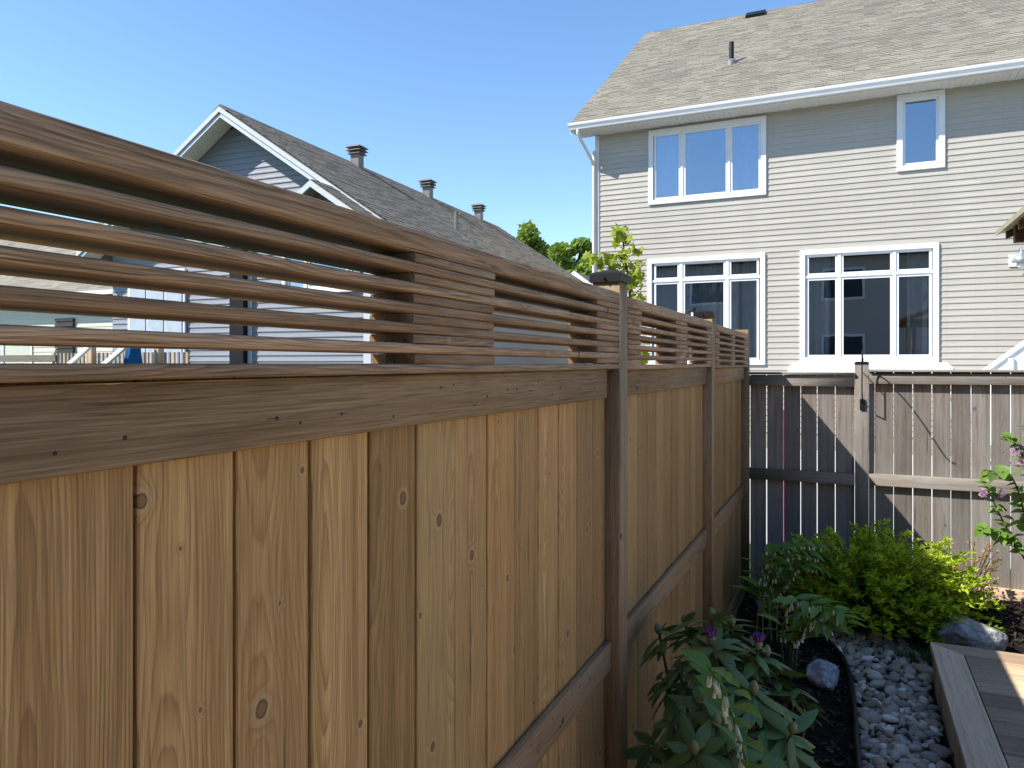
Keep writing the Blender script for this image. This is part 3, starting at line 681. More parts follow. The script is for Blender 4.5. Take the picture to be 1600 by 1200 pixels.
# roof
OV = .52; YE = YH - OV; XE = XL - .42; RZ = 9.9; RY = 21.85; EZ = 5.20
slope = Vector((0, RY - YE, RZ - EZ)); Ls = slope.length; up = slope.normalized(); nr = Vector((0, -up.z, up.y))
mb = MB()
for sgn in (1, -1):
    e = Vector((0, YE, EZ)) if sgn == 1 else Vector((0, 2 * RY - YE, EZ)); rdg = Vector((0, RY, RZ)); n2 = Vector((0, -up.z * sgn, up.y)) * .10
    mb.prism([e, rdg, rdg - n2, e - n2][::sgn], (XE, 0, 0), (XR + .4, 0, 0))
roof = mb.build('roof', M_SHING, H1)
shingles('roof_shingles', (XE - .03, YE - .03, EZ + .012), (1, 0, 0), up, XR + .45 - XE, Ls, M_SHING, roof, .30, .125)
mb = MB(); mb.prism([Vector((0, RY - .16, RZ - .10)), Vector((0, RY, RZ + .035)), Vector((0, RY + .16, RZ - .10))], (XE - .03, 0, 0), (XR + .4, 0, 0)); mb.build('ridge_cap', M_SHING, roof)
mb = MB(); mb.prism([Vector((0, YE, EZ - .02)), Vector((0, RY, RZ - .02)), Vector((0, RY, RZ - .20)), Vector((0, YE, EZ - .20))], (XE - .025, 0, 0), (XE, 0, 0)); mb.build('rake_board', M_TRIM, roof)
mb = MB(); mb.prism([Vector((0, YH, ZS)), Vector((0, RY, ZS + (RY - YH) * (RZ - EZ) / (RY - YE))), Vector((0, YH + 11.5, ZS))], (XL, 0, 0), (XL + .12, 0, 0)); mb.build('gable', M_SIDE, H1)
# gutter: open trough with a rolled lip, fascia, vented soffit
gy = YE - .015
prof = [(gy, EZ + .0), (gy - .11, EZ + .0), (gy - .125, EZ - .012), (gy - .118, EZ - .05), (gy - .085, EZ - .105), (gy - .075, EZ - .135), (gy, EZ - .135)]
mb = MB(); mb.prism([Vector((0, a, b)) for a, b in prof], (XE - .03, 0, 0), (XR + .4, 0, 0)); g_ = mb.build('gutter', M_WHITE, H1)
mb = MB(); mb.box((XE, YE - .012, ZS - .02), (XR + .4, YE + .012, EZ - .03)); mb.build('fascia', M_TRIM, H1)
mb = MB(); x = XE
while x < XR + .3: mb.box((x, YE + .013, ZS - .004 + .006 * (int(x * 100) % 2)), (x + .096, YH + .02, ZS + .02)); mb.box((x + .096, YE + .013, ZS + .010), (x + .104, YH + .02, ZS + .024)); x += .104
tag(mb.build('soffit_panels', M_TRIM, H1), kind='stuff')
mb = MB(); px = XL - .0
pth = [(XE + .18, gy - .04, EZ - .12), (XE + .18, gy - .03, EZ - .24), (XE + .25, YE + .15, EZ - .45), (XL - .045, YH - .10, EZ - .80), (XL - .05, YH - .07, EZ - .95), (XL - .05, YH - .07, -1.4)]
mb.tube(spline([Vector(p) for p in pth], 5), .035, 10); mb.build('downspout', M_TRIM, H1, smooth=True)
# roof pipe and roof vent
def on_roof(u, v):
    d = ray(u, v); k = (RZ - EZ) / (RY - YE); t = (EZ - YE * k) / (d.z - d.y * k); return d * t
p = on_roof(1143, 101)
mb = MB(); mb.tube([p - Vector((0, 0, .1)), p + Vector((0, 0, .52))], .055, 14); mb.build('vent_pipe', M_BLACK, roof, smooth=False)
mb = MB(); mb.tube([p - Vector((0, 0, .08)), p + Vector((0, 0, .05)), p + Vector((0, 0, .12))], [.15, .13, .065], 14); mb.build('pipe_flashing', plain('lead_grey', (.16, .16, .165), .5, .4), roof)
p = on_roof(1181, 26); mb = MB()
mb.hexa([p + Vector((sx * .28, 0, 0)) + up * (sy * .2) + nr * z for z, k in ((-.02, 1), (.11, .9)) for sx, sy in ((-k, -k), (k, -k), (k, k), (-k, k))]); mb.build('roof_vent', M_BLACK, roof)
# barn lamp on the wall
p = on_y(1588, 408, YH); mb = MB(); mb.box((p.x - .12, YH - .045, p.z - .1), (p.x + .12, YH - .02, p.z + .12)); mb.build('lamp_block', M_TRIM, H1)
M_LAMP = plain('galvanised', (.42, .45, .48), .35, .5, .6)
mb = MB(); mb.tube([(p.x + .03, YH - .05, p.z + .10), (p.x + .03, YH - .1, p.z + .2), (p.x + .03, YH - .2, p.z + .22), (p.x + .03, YH - .26, p.z + .15), (p.x + .03, YH - .26, p.z + .1), (p.x + .03, YH - .26, p.z + .02), (p.x + .03, YH - .26, p.z - .05)], [.014, .014, .014, .016, .05, .12, .15], 14); lp = mb.build('wall_lamp', M_LAMP, H1, smooth=True)
mb = MB(); mb.tube([(p.x + .03, YH - .26, p.z - .05), (p.x + .03, YH - .26, p.z - .12), (p.x + .03, YH - .26, p.z - .16)], [.07, .075, .03], 12); mb.build('lamp_glass', M_WHITE, lp, smooth=True)
# white stair rail down the house side
st = thing('stair_railing', (3.2, 14.3, ZB), 'white stair railing sloping down along the greige house', 'railing')
p0 = on_y(1538, 580, 14.3); p1 = on_y(1640, 508, 14.3); d_ = (p1 - p0); p0 = p0 - d_ * .6
plank('hand_rail', p0, p1 + d_, (0, 1, 0), .12, .07, M_WHITE, st, .01, 2); plank('stringer', p0 - Vector((0, 0, .28)), p1 + d_ - Vector((0, 0, .28)), (0, 1, 0), .05, .40, M_WHITE, st, .006, 2)
for k in range(9):
    b_ = p0 + (p1 + d_ - p0) * (k + .5) / 9 - Vector((0, .04, 0)); mb = MB(); mb.tube([b_ + Vector((0, 0, -1.3)), b_ + Vector((0, 0, -.09))], .045, 10); mb.build('baluster', M_WHITE, st)

# ---------------------------------------------------------------- gazebo roof corner on the right
gp = ray(1556, 361) * 6.9
gaz = thing('gazebo', (gp.x + 1.5, gp.y - 1.2, ZB), 'brown wooden gazebo roof corner standing before the greige house', 'gazebo')
M_BROWN = wood('dark_brown_timber', (.13, .08, .05), (.05, .03, .018), (.03, .02, .012), .006, .5)
M_OLIVE = plain('olive_metal_roof', (.30, .27, .17), .5, .4)
gy1 = gp.y; gy0 = gp.y - 2.6; gk = .45; gw = 1.5
for s in (1, -1):
    a = Vector((gp.x if s == 1 else gp.x + 2 * gw, 0, gp.z)); b = Vector((gp.x + gw, 0, gp.z + gw * gk)); n2 = Vector((0, 0, -.045))
    mb = MB(); mb.prism([a, b, b + n2, a + n2][::s], (0, gy0, 0), (0, gy1, 0)); mb.build('roof_panel', M_OLIVE, gaz)
    for j in range(5):
        yy = gy1 - .10 - j * .55; mb = MB(); mb.prism([a + Vector((.06 * s, 0, -.025)), b - Vector((0, 0, .05)), b - Vector((0, 0, .17)), a + Vector((.06 * s, 0, -.10))][::s], (0, yy - .045, 0), (0, yy, 0)); mb.build('rafter', M_BROWN, gaz)
for yy in (gy1 - .26, gy0 + .2): mb = MB(); mb.box((gp.x + .10, yy - .045, gp.z - .155), (gp.x + 2 * gw - .1, yy + .045, gp.z - .005)); mb.build('beam', M_BROWN, gaz)
for xx in (gp.x + .30, gp.x + 2 * gw - .3):
    mb = MB(); mb.box((xx - .045, gy0 + .26, gp.z - .15), (xx + .045, gy1 - .32, gp.z - .01)); mb.build('beam', M_BROWN, gaz)
    for yy in (gy0 + .2, gy1 - .26): plank('post', (xx + (.12 if xx < gp.x + 1 else -.12), yy, ZB), (xx + (.12 if xx < gp.x + 1 else -.12), yy, gp.z - .156), (1, 0, 0), .11, .11, M_BROWN, gaz, .006, 2)

# ---------------------------------------------------------------- bungalow row beyond the new fence
HYF = 9.66; pk = on_y(345, 166, HYF)
CTX[0] = Matrix.Translation(pk) @ Matrix.Rotation(rad(2.6), 4, 'Z')
# local frame: origin at the front roof peak, y along the ridge, z up
LR = 12.6; hwA = 3.55; dzA = 2.37; g0 = -pk.z + ZB
H2 = thing('house', (0, 5, g0), 'blue-grey sided bungalow with gable and three ridge vents, beyond the new fence', 'house')
ohA = .42
slA = Vector((hwA, 0, -dzA)); LsA = slA.length; upA = -slA.normalized()
mb = MB()
for s in (1, -1):
    a = Vector((0, 0, 0)); b = Vector((hwA * s, 0, -dzA)); n2 = Vector((0, 0, -.12)); mb.prism([a, b, b + n2, a + n2][::s], (0, 0, 0), (0, LR, 0))
roofA = mb.build('roof', M_SHINB, H2)
shingles('roof_shingles', (hwA + .02, -.03, -dzA + .002), (0, 1, 0), upA, LR + .05, LsA, M_SHINB, roofA, .30, .125)
mb = MB(); mb.prism([Vector((-.17, 0, -.095)), Vector((.17, 0, -.095)), Vector((0, 0, .035))], (0, -.03, 0), (0, LR, 0)); mb.build('ridge_cap', M_SHINB, roofA)
M_RAKE = plain('pale_blue_trim', (.55, .60, .64), .45, .35, var=.04)
for s in (1, -1):
    for (o, t, y_) in ((.02, .11, -.05), (.125, .20, -.025)):
        a = Vector((0, 0, -o)); b = Vector((hwA * s, 0, -dzA - o)); mb = MB(); n2 = Vector((0, 0, -t + o)); mb.prism([a, b, b + n2, a + n2][::s], (0, y_, 0), (0, y_ + .024, 0)); mb.build('rake_board', M_RAKE, roofA)
    mb = MB(); a = Vector((0, 0, -.135)); b = Vector((hwA * s, 0, -dzA - .135)); n2 = Vector((0, 0, -.02)); mb.prism([a, b, b + n2, a + n2][::s], (0, 0, 0), (0, ohA - .03, 0)); mb.build('soffit', M_TRIM, roofA)
wa = 3.12
hA = [(1.02, 2.9, -3.32, -2.35)]
mb = MB(); cells(mb, -wa, wa, g0, -2.24, hA, ohA + .002, ohA + .12)
mb.prism([Vector((-wa, 0, -2.24)), Vector((wa, 0, -2.24)), Vector((0, 0, -.16))], (0, ohA + .002, 0), (0, ohA + .12, 0))
mb.box((wa - .12, ohA + .12, g0), (wa, LR - .3, -2.3)); mb.box((-wa, ohA + .12, g0), (-wa + .12, LR - .3, -2.3)); mb.build('wall', M_SIDEB, H2)
clipA = lambda z: (-wa, wa) if z < -2.26 else (-(-.17 - z) * hwA / dzA, (-.17 - z) * hwA / dzA)
siding(H2, -wa, wa, -4.6, -.28, ohA, M_SIDEB, [(a + .04, b - .04, c + .03, d - .03) for a, b, c, d in hA], .105, clipA)
window(H2, *hA[0], ohA, [(1.1, 1.50), (1.54, 2.36), (2.40, 2.82)], [(-3.24, -2.43)], .07, [(1.1, 2.8, .2)], pd=.02)
mb = MB(); mb.box((-.05, ohA - .16, g0), (.26, ohA - .03, -2.05)); mb.build('dark_column', plain('charcoal_trim', (.010, .0105, .012), .6, .2), H2)
for xx in (-.10, .31): mb = MB(); mb.box((xx - .035, ohA - .06, g0), (xx + .035, ohA - .021, -2.2)); mb.build('corner_trim', M_RAKE, H2)
# sliding door with blue-grey blinds
M_DOORG = plain('door_blind', (.45, .52, .60), .5, .4, var=.08)
mb = MB(); mb.box((-2.65, ohA - .07, g0), (-1.2, ohA - .03, -2.75)); dr = mb.build('sliding_door', M_WHITE, H2)
for i in range(3): mb = MB(); mb.box((-2.58 + i * .46, ohA - .085, g0 + .2), (-2.18 + i * .46, ohA - .072, -2.83)); mb.build('pane', M_DOORG, dr)
# small porch gable against the main rake
pkB = (CTX[0].inverted() @ on_y(486, 280, HYF - .45))
for s, L in ((1, 1.25), (-1, .55)):
    a = Vector((pkB.x, 0, pkB.z)); b = a + Vector((L * s, 0, -L * .667)); mb = MB(); n2 = Vector((0, 0, -.10)); mb.prism([a, b, b + n2, a + n2][::s], (0, pkB.y, 0), (0, 1.6, 0)); rr_ = mb.build('porch_roof', M_SHINB, H2)
    if s == 1: shingles('porch_shingles', b + Vector((.01, pkB.y - .02, .003)), (0, 1, 0), Vector((-L, 0, L * .667)).normalized(), 1.6 - pkB.y, (b - a).length, M_SHINB, rr_, .33, .145)
    n2 = Vector((0, 0, -.12)); mb = MB(); mb.prism([a - Vector((0, 0, .02)), b - Vector((0, 0, .02)), b + n2, a + n2][::s], (0, pkB.y - .03, 0), (0, pkB.y - .004, 0)); mb.build('porch_rake', M_RAKE, rr_)
mb = MB(); a = Vector((pkB.x, 0, pkB.z)); mb.prism([a + Vector((-.5, 0, -.47)), a + Vector((1.15, 0, -.9)), a + Vector((0, 0, -.12))], (0, pkB.y + .3, 0), (0, pkB.y + .36, 0)); mb.build('porch_gable', M_SIDEB, H2)
mb = MB(); mb.box((pkB.x + .9, pkB.y + .1, g0), (pkB.x + 1.03, pkB.y + .23, pkB.z - .7)); mb.build('porch_post', M_RAKE, H2)
# ridge vents
inv = CTX[0].inverted()
M_VENT = plain('taupe_metal', (.19, .175, .17), .45, .4)
for u in (558, 668.5, 748):
    d = inv.to_3x3() @ ray(u, CY); o = inv @ Vector((0, 0, 0)); t = (0.12 - o.x) / d.x; yy = (o + d * t).y
    mb = MB(); h = .105; mb.box((.12 - h, yy - h, -.35), (.12 + h, yy + h, .22)); vt = mb.build('ridge_vent', M_VENT, roofA)
    for j, hh in enumerate((.165, .185, .195)):
        z_ = .19 + j * .072; mb = MB(); mb.hexa([(.12 + sx * hh * kk, yy + sy * hh * kk, z) for z, kk in ((z_, 1), (z_ + .05, .72)) for sx, sy in ((-1, -1), (1, -1), (1, 1), (-1, 1))]); mb.build('vent_louvre', M_VENT, vt)
    mb = MB(); mb.box((.12 - .09, yy - .09, .22), (.12 + .09, yy + .09, .40)); mb.build('vent_core', M_VENT, vt)
d = inv.to_3x3() @ ray(713, 361); o = inv @ Vector((0, 0, 0)); kk = -dzA / hwA; t = (kk * o.x - o.z) / (d.z - kk * d.x); p = o + d * t
mb = MB(); mb.tube([p - Vector((0, 0, .1)), p + Vector((0, 0, .42))], .045, 10); mb.build('vent_pipe', M_VENT, roofA)
CTX[0] = Matrix.Identity(4)

# ---------------------------------------------------------------- cream house further left
YC = 18.0
H3 = thing('house', (-26, YC + 4, ZB), 'cream-sided house with pale shingle roof glimpsed between the fence slats', 'house')
cx0, cx1 = -60.0, -19.6; ez = 2.55; k = .62; rl = 7.0
mb = MB()
for s in (1, -1):
    a = Vector((0, YC - .5 if s == 1 else YC + 2 * 6.5 + .5, ez)); b = Vector((0, YC + 6.5, ez + rl * k)); n2 = Vector((0, 0, -.12)); mb.prism([a, b, b + n2, a + n2][::s], (cx0, 0, 0), (cx1, 0, 0))
r3 = mb.build('roof', M_SHING, H3)
u3 = Vector((0, rl, rl * k)); shingles('roof_shingles', (cx0, YC - .52, ez + .005), (1, 0, 0), u3.normalized(), cx1 - cx0, u3.length, M_SHING, r3, .6, .2)
mb = MB(); mb.box((cx0, YC - .62, ez - .16), (cx1, YC - .5, ez - .005)); mb.build('gutter', M_TRIM, H3)
wB = (on_y(-40, CY, YC).x, on_y(52, CY, YC).x, -.8, 1.35)
mb = MB(); cells(mb, cx0, cx1, ZB, ez - .1, [(wB[0] + .04, wB[1] - .04, wB[2] + .04, wB[3] - .04)], YC + .002, YC + .12); mb.build('wall', M_SIDEC, H3)
siding(H3, cx0, cx1 - .05, ZB, ez - .12, YC, M_SIDEC, [(wB[0] + .05, wB[1] - .05, wB[2] + .05, wB[3] - .05)], .18)
c_ = (wB[0] + wB[1]) / 2; window(H3, *wB, YC, [(wB[0] + .1, c_ - .03), (c_ + .03, wB[1] - .1)], [(wB[2] + .1, wB[3] - .1)], .10)
mb = MB()
x0_ = on_y(86, CY, YC - .1).x; x1_ = on_y(114, CY, YC - .1).x
for i in range(16): mb.box((x0_, YC - .09 - .03 * (i % 2), .05 + i * .1), (x1_, YC - .03, .14 + i * .1))
mb.build('shutter', plain('charcoal_slats', (.05, .045, .042), .6, .3), H3)
mb = MB(); mb.box((cx1 - .08, YC - .03, ZB), (cx1 + .02, YC + .12, ez - .13)); mb.build('corner_trim', M_RAKE, H3)

# ---------------------------------------------------------------- neighbour's deck, stairs and umbrella seen through the slats
YN = 8.4
nd = thing('neighbour_deck', (-10.6, YN, ZB), 'neighbour deck railing with thin balusters and white-topped stair rails beyond the fence', 'railing')
M_PALE = plain('pale_timber', (.50, .36, .24), .7, .2); M_GREYP = plain('grey_picket', (.30, .28, .26), .7, .2)
xa, xc_ = on_y(84, CY, YN).x, on_y(300, CY, YN).x; n = 34
for i in range(n):
    x = xa + (xc_ - xa) * i / n; plank('baluster', (x, YN, -1.3), (x, YN, .17), (1, 0, 0), .045, .03, M_GREYP if i % 3 else M_PALE, nd, .003, 1)
for u in (148, 205, 252): x = on_y(u, CY, YN).x; plank('post', (x, YN - .05, ZB), (x, YN - .05, .30), (1, 0, 0), .10, .09, M_PALE, nd, .004, 1)
plank('top_rail', (on_y(-30, CY, YN).x, YN - .02, .08), (on_y(90, CY, YN).x, YN - .02, .08), (0, 0, 1), .12, .05, M_GREY, nd, .004, 1)
for u0, u1 in ((104, 140), (158, 196)):
    a = on_y(u0, 574, YN - .5); b = on_y(u1, 541, YN - .5); plank('stair_rail', a - (b - a) * .8, b, (0, 1, 0), .06, .075, M_WHITE, nd, .004, 1)
ux = on_y(208, CY, YN - .3)
um = thing('patio_umbrella', (ux.x, YN - .3, ZB), 'closed blue patio umbrella with pale cap on the neighbour deck', 'umbrella')
q = N('blue_canvas'); M_BLUE = q.done(q.mix(q.noise(q.obj(), 8., 3), (.01, .07, .21), (.02, .13, .33)), .8, .1)
mb = MB(); k = 20; zz = [(-1.0, .15), (-.5, .14), (0, .115), (.25, .09), (.40, .07)]
for z, r in zz:
    for j in range(k): a = 2 * math.pi * j / k; rr = r * (1 + .22 * math.cos(a * 6)); mb.v.append((ux.x + rr * math.cos(a), YN - .3 + rr * math.sin(a), z))
mb.f = [(i * k + j, i * k + (j + 1) % k, (i + 1) * k + (j + 1) % k, (i + 1) * k + j) for i in range(len(zz) - 1) for j in range(k)] + [tuple((len(zz) - 1) * k + j for j in range(k))]
mb.build('canopy', M_BLUE, um, smooth=True)
mb = MB(); mb.tube([(ux.x, YN - .3, .37), (ux.x, YN - .3, .45), (ux.x, YN - .3, .50)], [.09, .075, .03], 12); mb.build('cap', M_RAKE, um, smooth=True)
mb = MB(); mb.tube([(ux.x, YN - .3, ZB), (ux.x, YN - .3, -1.0)], .025, 10); mb.build('pole', M_BLACK, um)

# ---------------------------------------------------------------- small far roof by the greige house
hp = on_y(898, 424, 30)
H4 = thing('house', (hp.x - 1.5, 33, ZB), 'small far house with grey gable roof and white rake beside the greige house', 'house')
mb = MB(); mb.box((hp.x - 5, 30.4, ZB), (hp.x + 2.8, 36, hp.z - 2.2)); mb.build('wall', M_SIDEB, H4)
mb = MB()
for s in (1, -1):
    a = Vector((hp.x, 0, hp.z)); b = a + Vector((3.4 * s, 0, -2.6)); n2 = Vector((0, 0, -.15)); mb.prism([a, b, b + n2, a + n2][::s], (0, 30, 0), (0, 37, 0))
mb.build('roof', M_SHINB, H4)
for s in (1, -1):
    a = Vector((hp.x, 0, hp.z + .02)); b = a + Vector((3.4 * s, 0, -2.6)); n2 = Vector((0, 0, -.30)); mb = MB(); mb.prism([a, b, b + n2, a + n2][::s], (0, 29.9, 0), (0, 29.97, 0)); mb.build('rake_board', M_WHITE, H4)
mb = MB(); mb.prism([Vector((hp.x - 2.7, 0, hp.z - 2.2)), Vector((hp.x + 2.7, 0, hp.z - 2.2)), Vector((hp.x, 0, hp.z - .15))], (0, 30.4, 0), (0, 30.6, 0)); mb.build('gable', M_SIDEB, H4)

# ---------------------------------------------------------------- houses behind the camera (seen only as reflections in the panes)
def back_house(x0, x1, y, eave, ridge, label):
    h = thing('house', ((x0 + x1) / 2, y - 5, ZB), label, 'house')
    mb = MB(); mb.box((x0, y - 10, ZB), (x1, y, eave)); mb.build('wall', M_SIDE, h)
    mb = MB()
    for s in (1, -1):
        a = Vector((0, y + .5 if s == 1 else y - 10.5, eave)); b = Vector((0, y - 5, ridge)); n2 = Vector((0, 0, .15)); mb.prism([a, b, b + n2, a + n2][::-s], (x0 - .4, 0, 0), (x1 + .4, 0, 0))
    mb.build('roof', M_SHINB, h)
    for x in (x0 + 1.5, (x0 + x1) / 2 - .9, x1 - 3.3):
        for z in (-.2, 2.9):
            mb = MB(); mb.box((x, y, z), (x + 1.8, y + .05, z + 1.5)); w = mb.build('window', M_WHITE, h)
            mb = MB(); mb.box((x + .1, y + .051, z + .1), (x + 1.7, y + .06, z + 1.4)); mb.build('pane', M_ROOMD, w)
back_house(-2.6, 11.5, -5.8, 4.9, 8.2, 'two-storey house backing onto the yard, behind the viewer')
back_house(-17.5, -4.0, -6.4, 4.9, 8.2, 'neighbouring two-storey house behind the viewer, beyond the new fence')

# ================================================================ plants
def leaf_mesh(name, L, Wd, mat, n=6, fold=.25, droop=.3, tip=1.6, base=.7):
    vs, fs = [], []
    for i in range(n + 1):
        t = i / n; w = Wd / 2 * (math.sin(math.pi * min(1, t ** base)) ** .8 if 0 < t < 1 else 0) ; x = L * t; z = -droop * L * t * t
        w = max(w, .0004); vs += [(x, -w, z + fold * w), (x, 0, z), (x, w, z + fold * w)]
    for i in range(n):
        a = 3 * i; fs += [(a, a + 3, a + 4, a + 1), (a + 1, a + 4, a + 5, a + 2)]
    return mk(name, vs, fs, mat, True)
def orient(p, d, upv=(0, 0, 1), s=1.0, roll=0):
    d = Vector(d).normalized(); u = Vector(upv); y = u.cross(d)
    if y.length < 1e-4: y = Vector((0, 1, 0))
    y.normalize(); z = d.cross(y)
    return Matrix(((d.x * s, y.x * s, z.x * s, p[0]), (d.y * s, y.y * s, z.y * s, p[1]), (d.z * s, y.z * s, z.z * s, p[2]), (0, 0, 0, 1))) @ Matrix.Rotation(roll, 4, 'X')
def at(u, v, zc): return ray(u, v) * zc
M_BARK = plain('bark_brown', (.12, .085, .06), .85, .1, scale=30, bump=.4)
M_RHO = leafmat('rhododendron_leaf', (.08, .135, .036), (.13, .21, .058), .12, .38)
M_RHOB = leafmat('rhododendron_bud', (.14, .17, .07), (.22, .22, .09), .1, .5)
M_PURP = leafmat('purple_bud', (.10, .015, .12), (.22, .05, .24), .15, .5)
M_SEAL = leafmat('solomon_leaf', (.11, .22, .036), (.19, .34, .055), .3, .45)
M_STEMG = plain('green_stem', (.13, .20, .07), .6, .3)
M_BELL = leafmat('bell_flower', (.62, .68, .54), (.80, .84, .72), 0, .5)

# rhododendron
rb0 = Vector((-.34, 2.42, -1.66))
rho = thing('rhododendron', rb0, 'dark green rhododendron with fat buds, two of them purple, beside the fence post', 'shrub')
LRH = [leaf_mesh('leaf', .135, .040, M_RHO, 7, -.25, .22, base=.75), leaf_mesh('leaf', .105, .038, M_RHO, 7, -.3, .4, base=.8), leaf_mesh('leaf', .085, .034, M_RHO, 6, .2, .15, base=.8)]
ros = [(1071, 975, 2.55, 1), (1112, 968, 2.5, 1), (1143, 978, 2.55, 1), (1030, 990, 2.5, 1), (1112, 1006, 2.3, 2), (1184, 1014, 2.4, 2), (1158, 1024, 2.45, 1), (1197, 1026, 2.5, 1),
       (1177, 1082, 2.2, 1), (1120, 1132, 2.05, 1), (1237, 1145, 2.15, 1), (1085, 1176, 2.0, 1), (1096, 1104, 2.15, 1), (1245, 1075, 2.45, 0), (1060, 1040, 2.35, 0), (1035, 1060, 2.4, 0),
       (1150, 1060, 2.3, 0), (1210, 1105, 2.3, 0), (1265, 1100, 2.5, 0), (1140, 1180, 2.0, 0), (1190, 1190, 2.05, 0), (1240, 1200, 2.15, 0), (1050, 1130, 2.2, 0), (1215, 1050, 2.5, 0), (1080, 1020, 2.6, 0), (1060, 1220, 2.1, 0), (1170, 1140, 2.35, 0), (1020, 1160, 2.3, 0)]
bud = MB(); bm_ = MB()
def ellipsoid(me_name, prof, mat, k=10):
    mb = MB(); mb.tube([(x, 0, 0) for x, r in prof], [r for x, r in prof], k); return mk(me_name, mb.v, mb.f, mat, True)
BUD = ellipsoid('bud', [(0, .004), (.008, .011), (.02, .0145), (.03, .012), (.038, .006), (.042, .001)], M_RHOB)
stm = MB()
for (u, v, zc, kind) in ros:
    p = at(u, v, zc); p.x = max(p.x, -.63)
    out = (p - Vector((rb0.x, rb0.y, p.z - .35))).normalized()
    m_ = (p + rb0) / 2 + Vector((R.uniform(-.05, .05), R.uniform(-.05, .05), -.05)); stm.tube(spline([rb0, m_, p], 4), .005, 6)
    n = R.randint(11, 14); a0 = R.uniform(0, 6.28)
    for i in range(n):
        a = a0 + i * 2.4; el = R.uniform(-.35, .35) - .012 * i
        s1 = out.orthogonal().normalized(); s2 = out.cross(s1)
        d = (s1 * math.cos(a) + s2 * math.sin(a)) * math.cos(el) + out * (math.sin(el) + .12)
        q0 = p + d.normalized() * .008 - out * .004 * i
        if (q0 + d.normalized() * .12).x < -.668: continue
        ob('leaf', LRH[R.randint(0, 2)], rho, orient(q0, d, out, R.uniform(.75, 1.1), R.gauss(0, .25)))
    if kind:
        up_ = (out + Vector((0, 0, 1.6))).normalized(); o = ob('bud', BUD, rho, orient(p - up_ * .004, up_, (1, 0, 0), R.uniform(.85, 1.15)))
        if kind == 2:
            mb = MB()
            for j in range(16):
                a = 2.4 * j; dd = (up_ * 1.2 + Vector((math.cos(a), math.sin(a), 0)) * (.35 + .03 * j)).normalized(); mb.tube([p + up_ * .012, p + up_ * .012 + dd * .022, p + up_ * .012 + dd * .042], [.003, .0065, .002], 6)
            mb.build('purple_petals', M_PURP, o, smooth=True)
stm.build('stems', M_BARK, rho, smooth=True)

# Solomon's seal: arching stems, paired leaves, hanging bells
LSE = [leaf_mesh('leaf', .12, .046, M_SEAL, 7, .3, .35, base=.8), leaf_mesh('leaf', .10, .042, M_SEAL, 7, .4, .5, base=.8)]
BELL = ellipsoid('bell', [(0, .0012), (.006, .0028), (.016, .0042), (.022, .0055), (.023, .001)], M_BELL, 8)
def seal(name_lbl, stems, loc, bells=True, sc_=1.0):
    t_ = thing('solomons_seal_plant', loc, name_lbl, 'plant')
    for P, nl, s in stems:
        C = spline(P, 8); n = len(C); mb = MB(); mb.tube(C, [.0058 - .004 * i / n for i in range(n)], 6); mb.build('stem', M_STEMG, t_, smooth=True)
        st_ = int(n * .3)
        for i in range(nl):
            k = st_ + (n - 1 - st_) * i / (nl - 1); j = min(int(k), n - 2); p = C[j].lerp(C[j + 1], k - j); tg = (C[j + 1] - C[j]).normalized()
            side = tg.cross(Vector((0, 0, 1)));
            if side.length < .2: side = Vector((C_, S_, 0))
            side.normalize(); sg = 1 if i % 2 else -1
            d = side * sg * .9 + tg * .55 + Vector((0, 0, R.uniform(.1, .4)))
            ob('leaf', LSE[i % 2], t_, orient(p, d, (tg.cross(side * sg) if False else Vector((0, 0, 1))), s * R.uniform(.8, 1.1) * (1 - .25 * i / nl), R.gauss(0, .3)))
            if bells and i > 0 and i < nl - 1:
                for b in range(2):
                    q0 = p + Vector((R.uniform(-.012, .012), R.uniform(-.012, .012), -.012)); ob('bell', BELL, t_, orient(q0, (R.gauss(0, .15), R.gauss(0, .15), -1), (1, 0, 0), R.uniform(.85, 1.2)))
b1 = at(1190, 1330, 1.85)
seal('single bright Solomon seal stem with drooping leaves in front of the rhododendron', [([b1, at(1172, 1215, 1.85), at(1148, 1130, 1.84), at(1128, 1075, 1.82), at(1108, 1045, 1.8)], 15, 1.25)], (b1.x, b1.y, -1.66))
c2 = on_z(1232, 1062, -1.65); z2 = 3.75
seal('arching Solomon seal clump with hanging white bells beside the small speckled rock',
     [([c2 + Vector((dx, dy, 0)), at(a, 1010, z2 - .1), at(b, 965 + e, z2 - .15), at(c, 942 + e, z2 - .25), at(d_, 958 + e, z2 - .35)], 15, 1.15) for dx, dy, a, b, c, d_, e in
      ((0, 0, 1236, 1252, 1278, 1318, 0), (.03, .02, 1245, 1262, 1290, 1322, 14), (-.02, .04, 1222, 1228, 1245, 1280, -6), (.01, -.04, 1240, 1250, 1272, 1300, 26))], (c2.x, c2.y, -1.66))
c3 = on_z(1192, 1000, -1.65); z3 = c3.dot(Vector((-S_, C_, 0)))
seal('tall Solomon seal clump with white bells in the corner by the fences',
     [([c3 + Vector((dx, dy, 0)), at(a, 940, z3), at(b, 885 + e, z3), at(c, 858 + e, z3), at(d_, 862 + e, z3)], 14, 1.35) for dx, dy, a, b, c, d_, e in
      ((0, 0, 1192, 1200, 1216, 1262, 0), (.05, 0, 1202, 1212, 1234, 1285, 8), (-.04, .02, 1186, 1190, 1200, 1240, 20), (.02, .05, 1205, 1218, 1245, 1290, -8), (.08, 0, 1215, 1228, 1250, 1280, 26))], (c3.x, c3.y, -1.66))

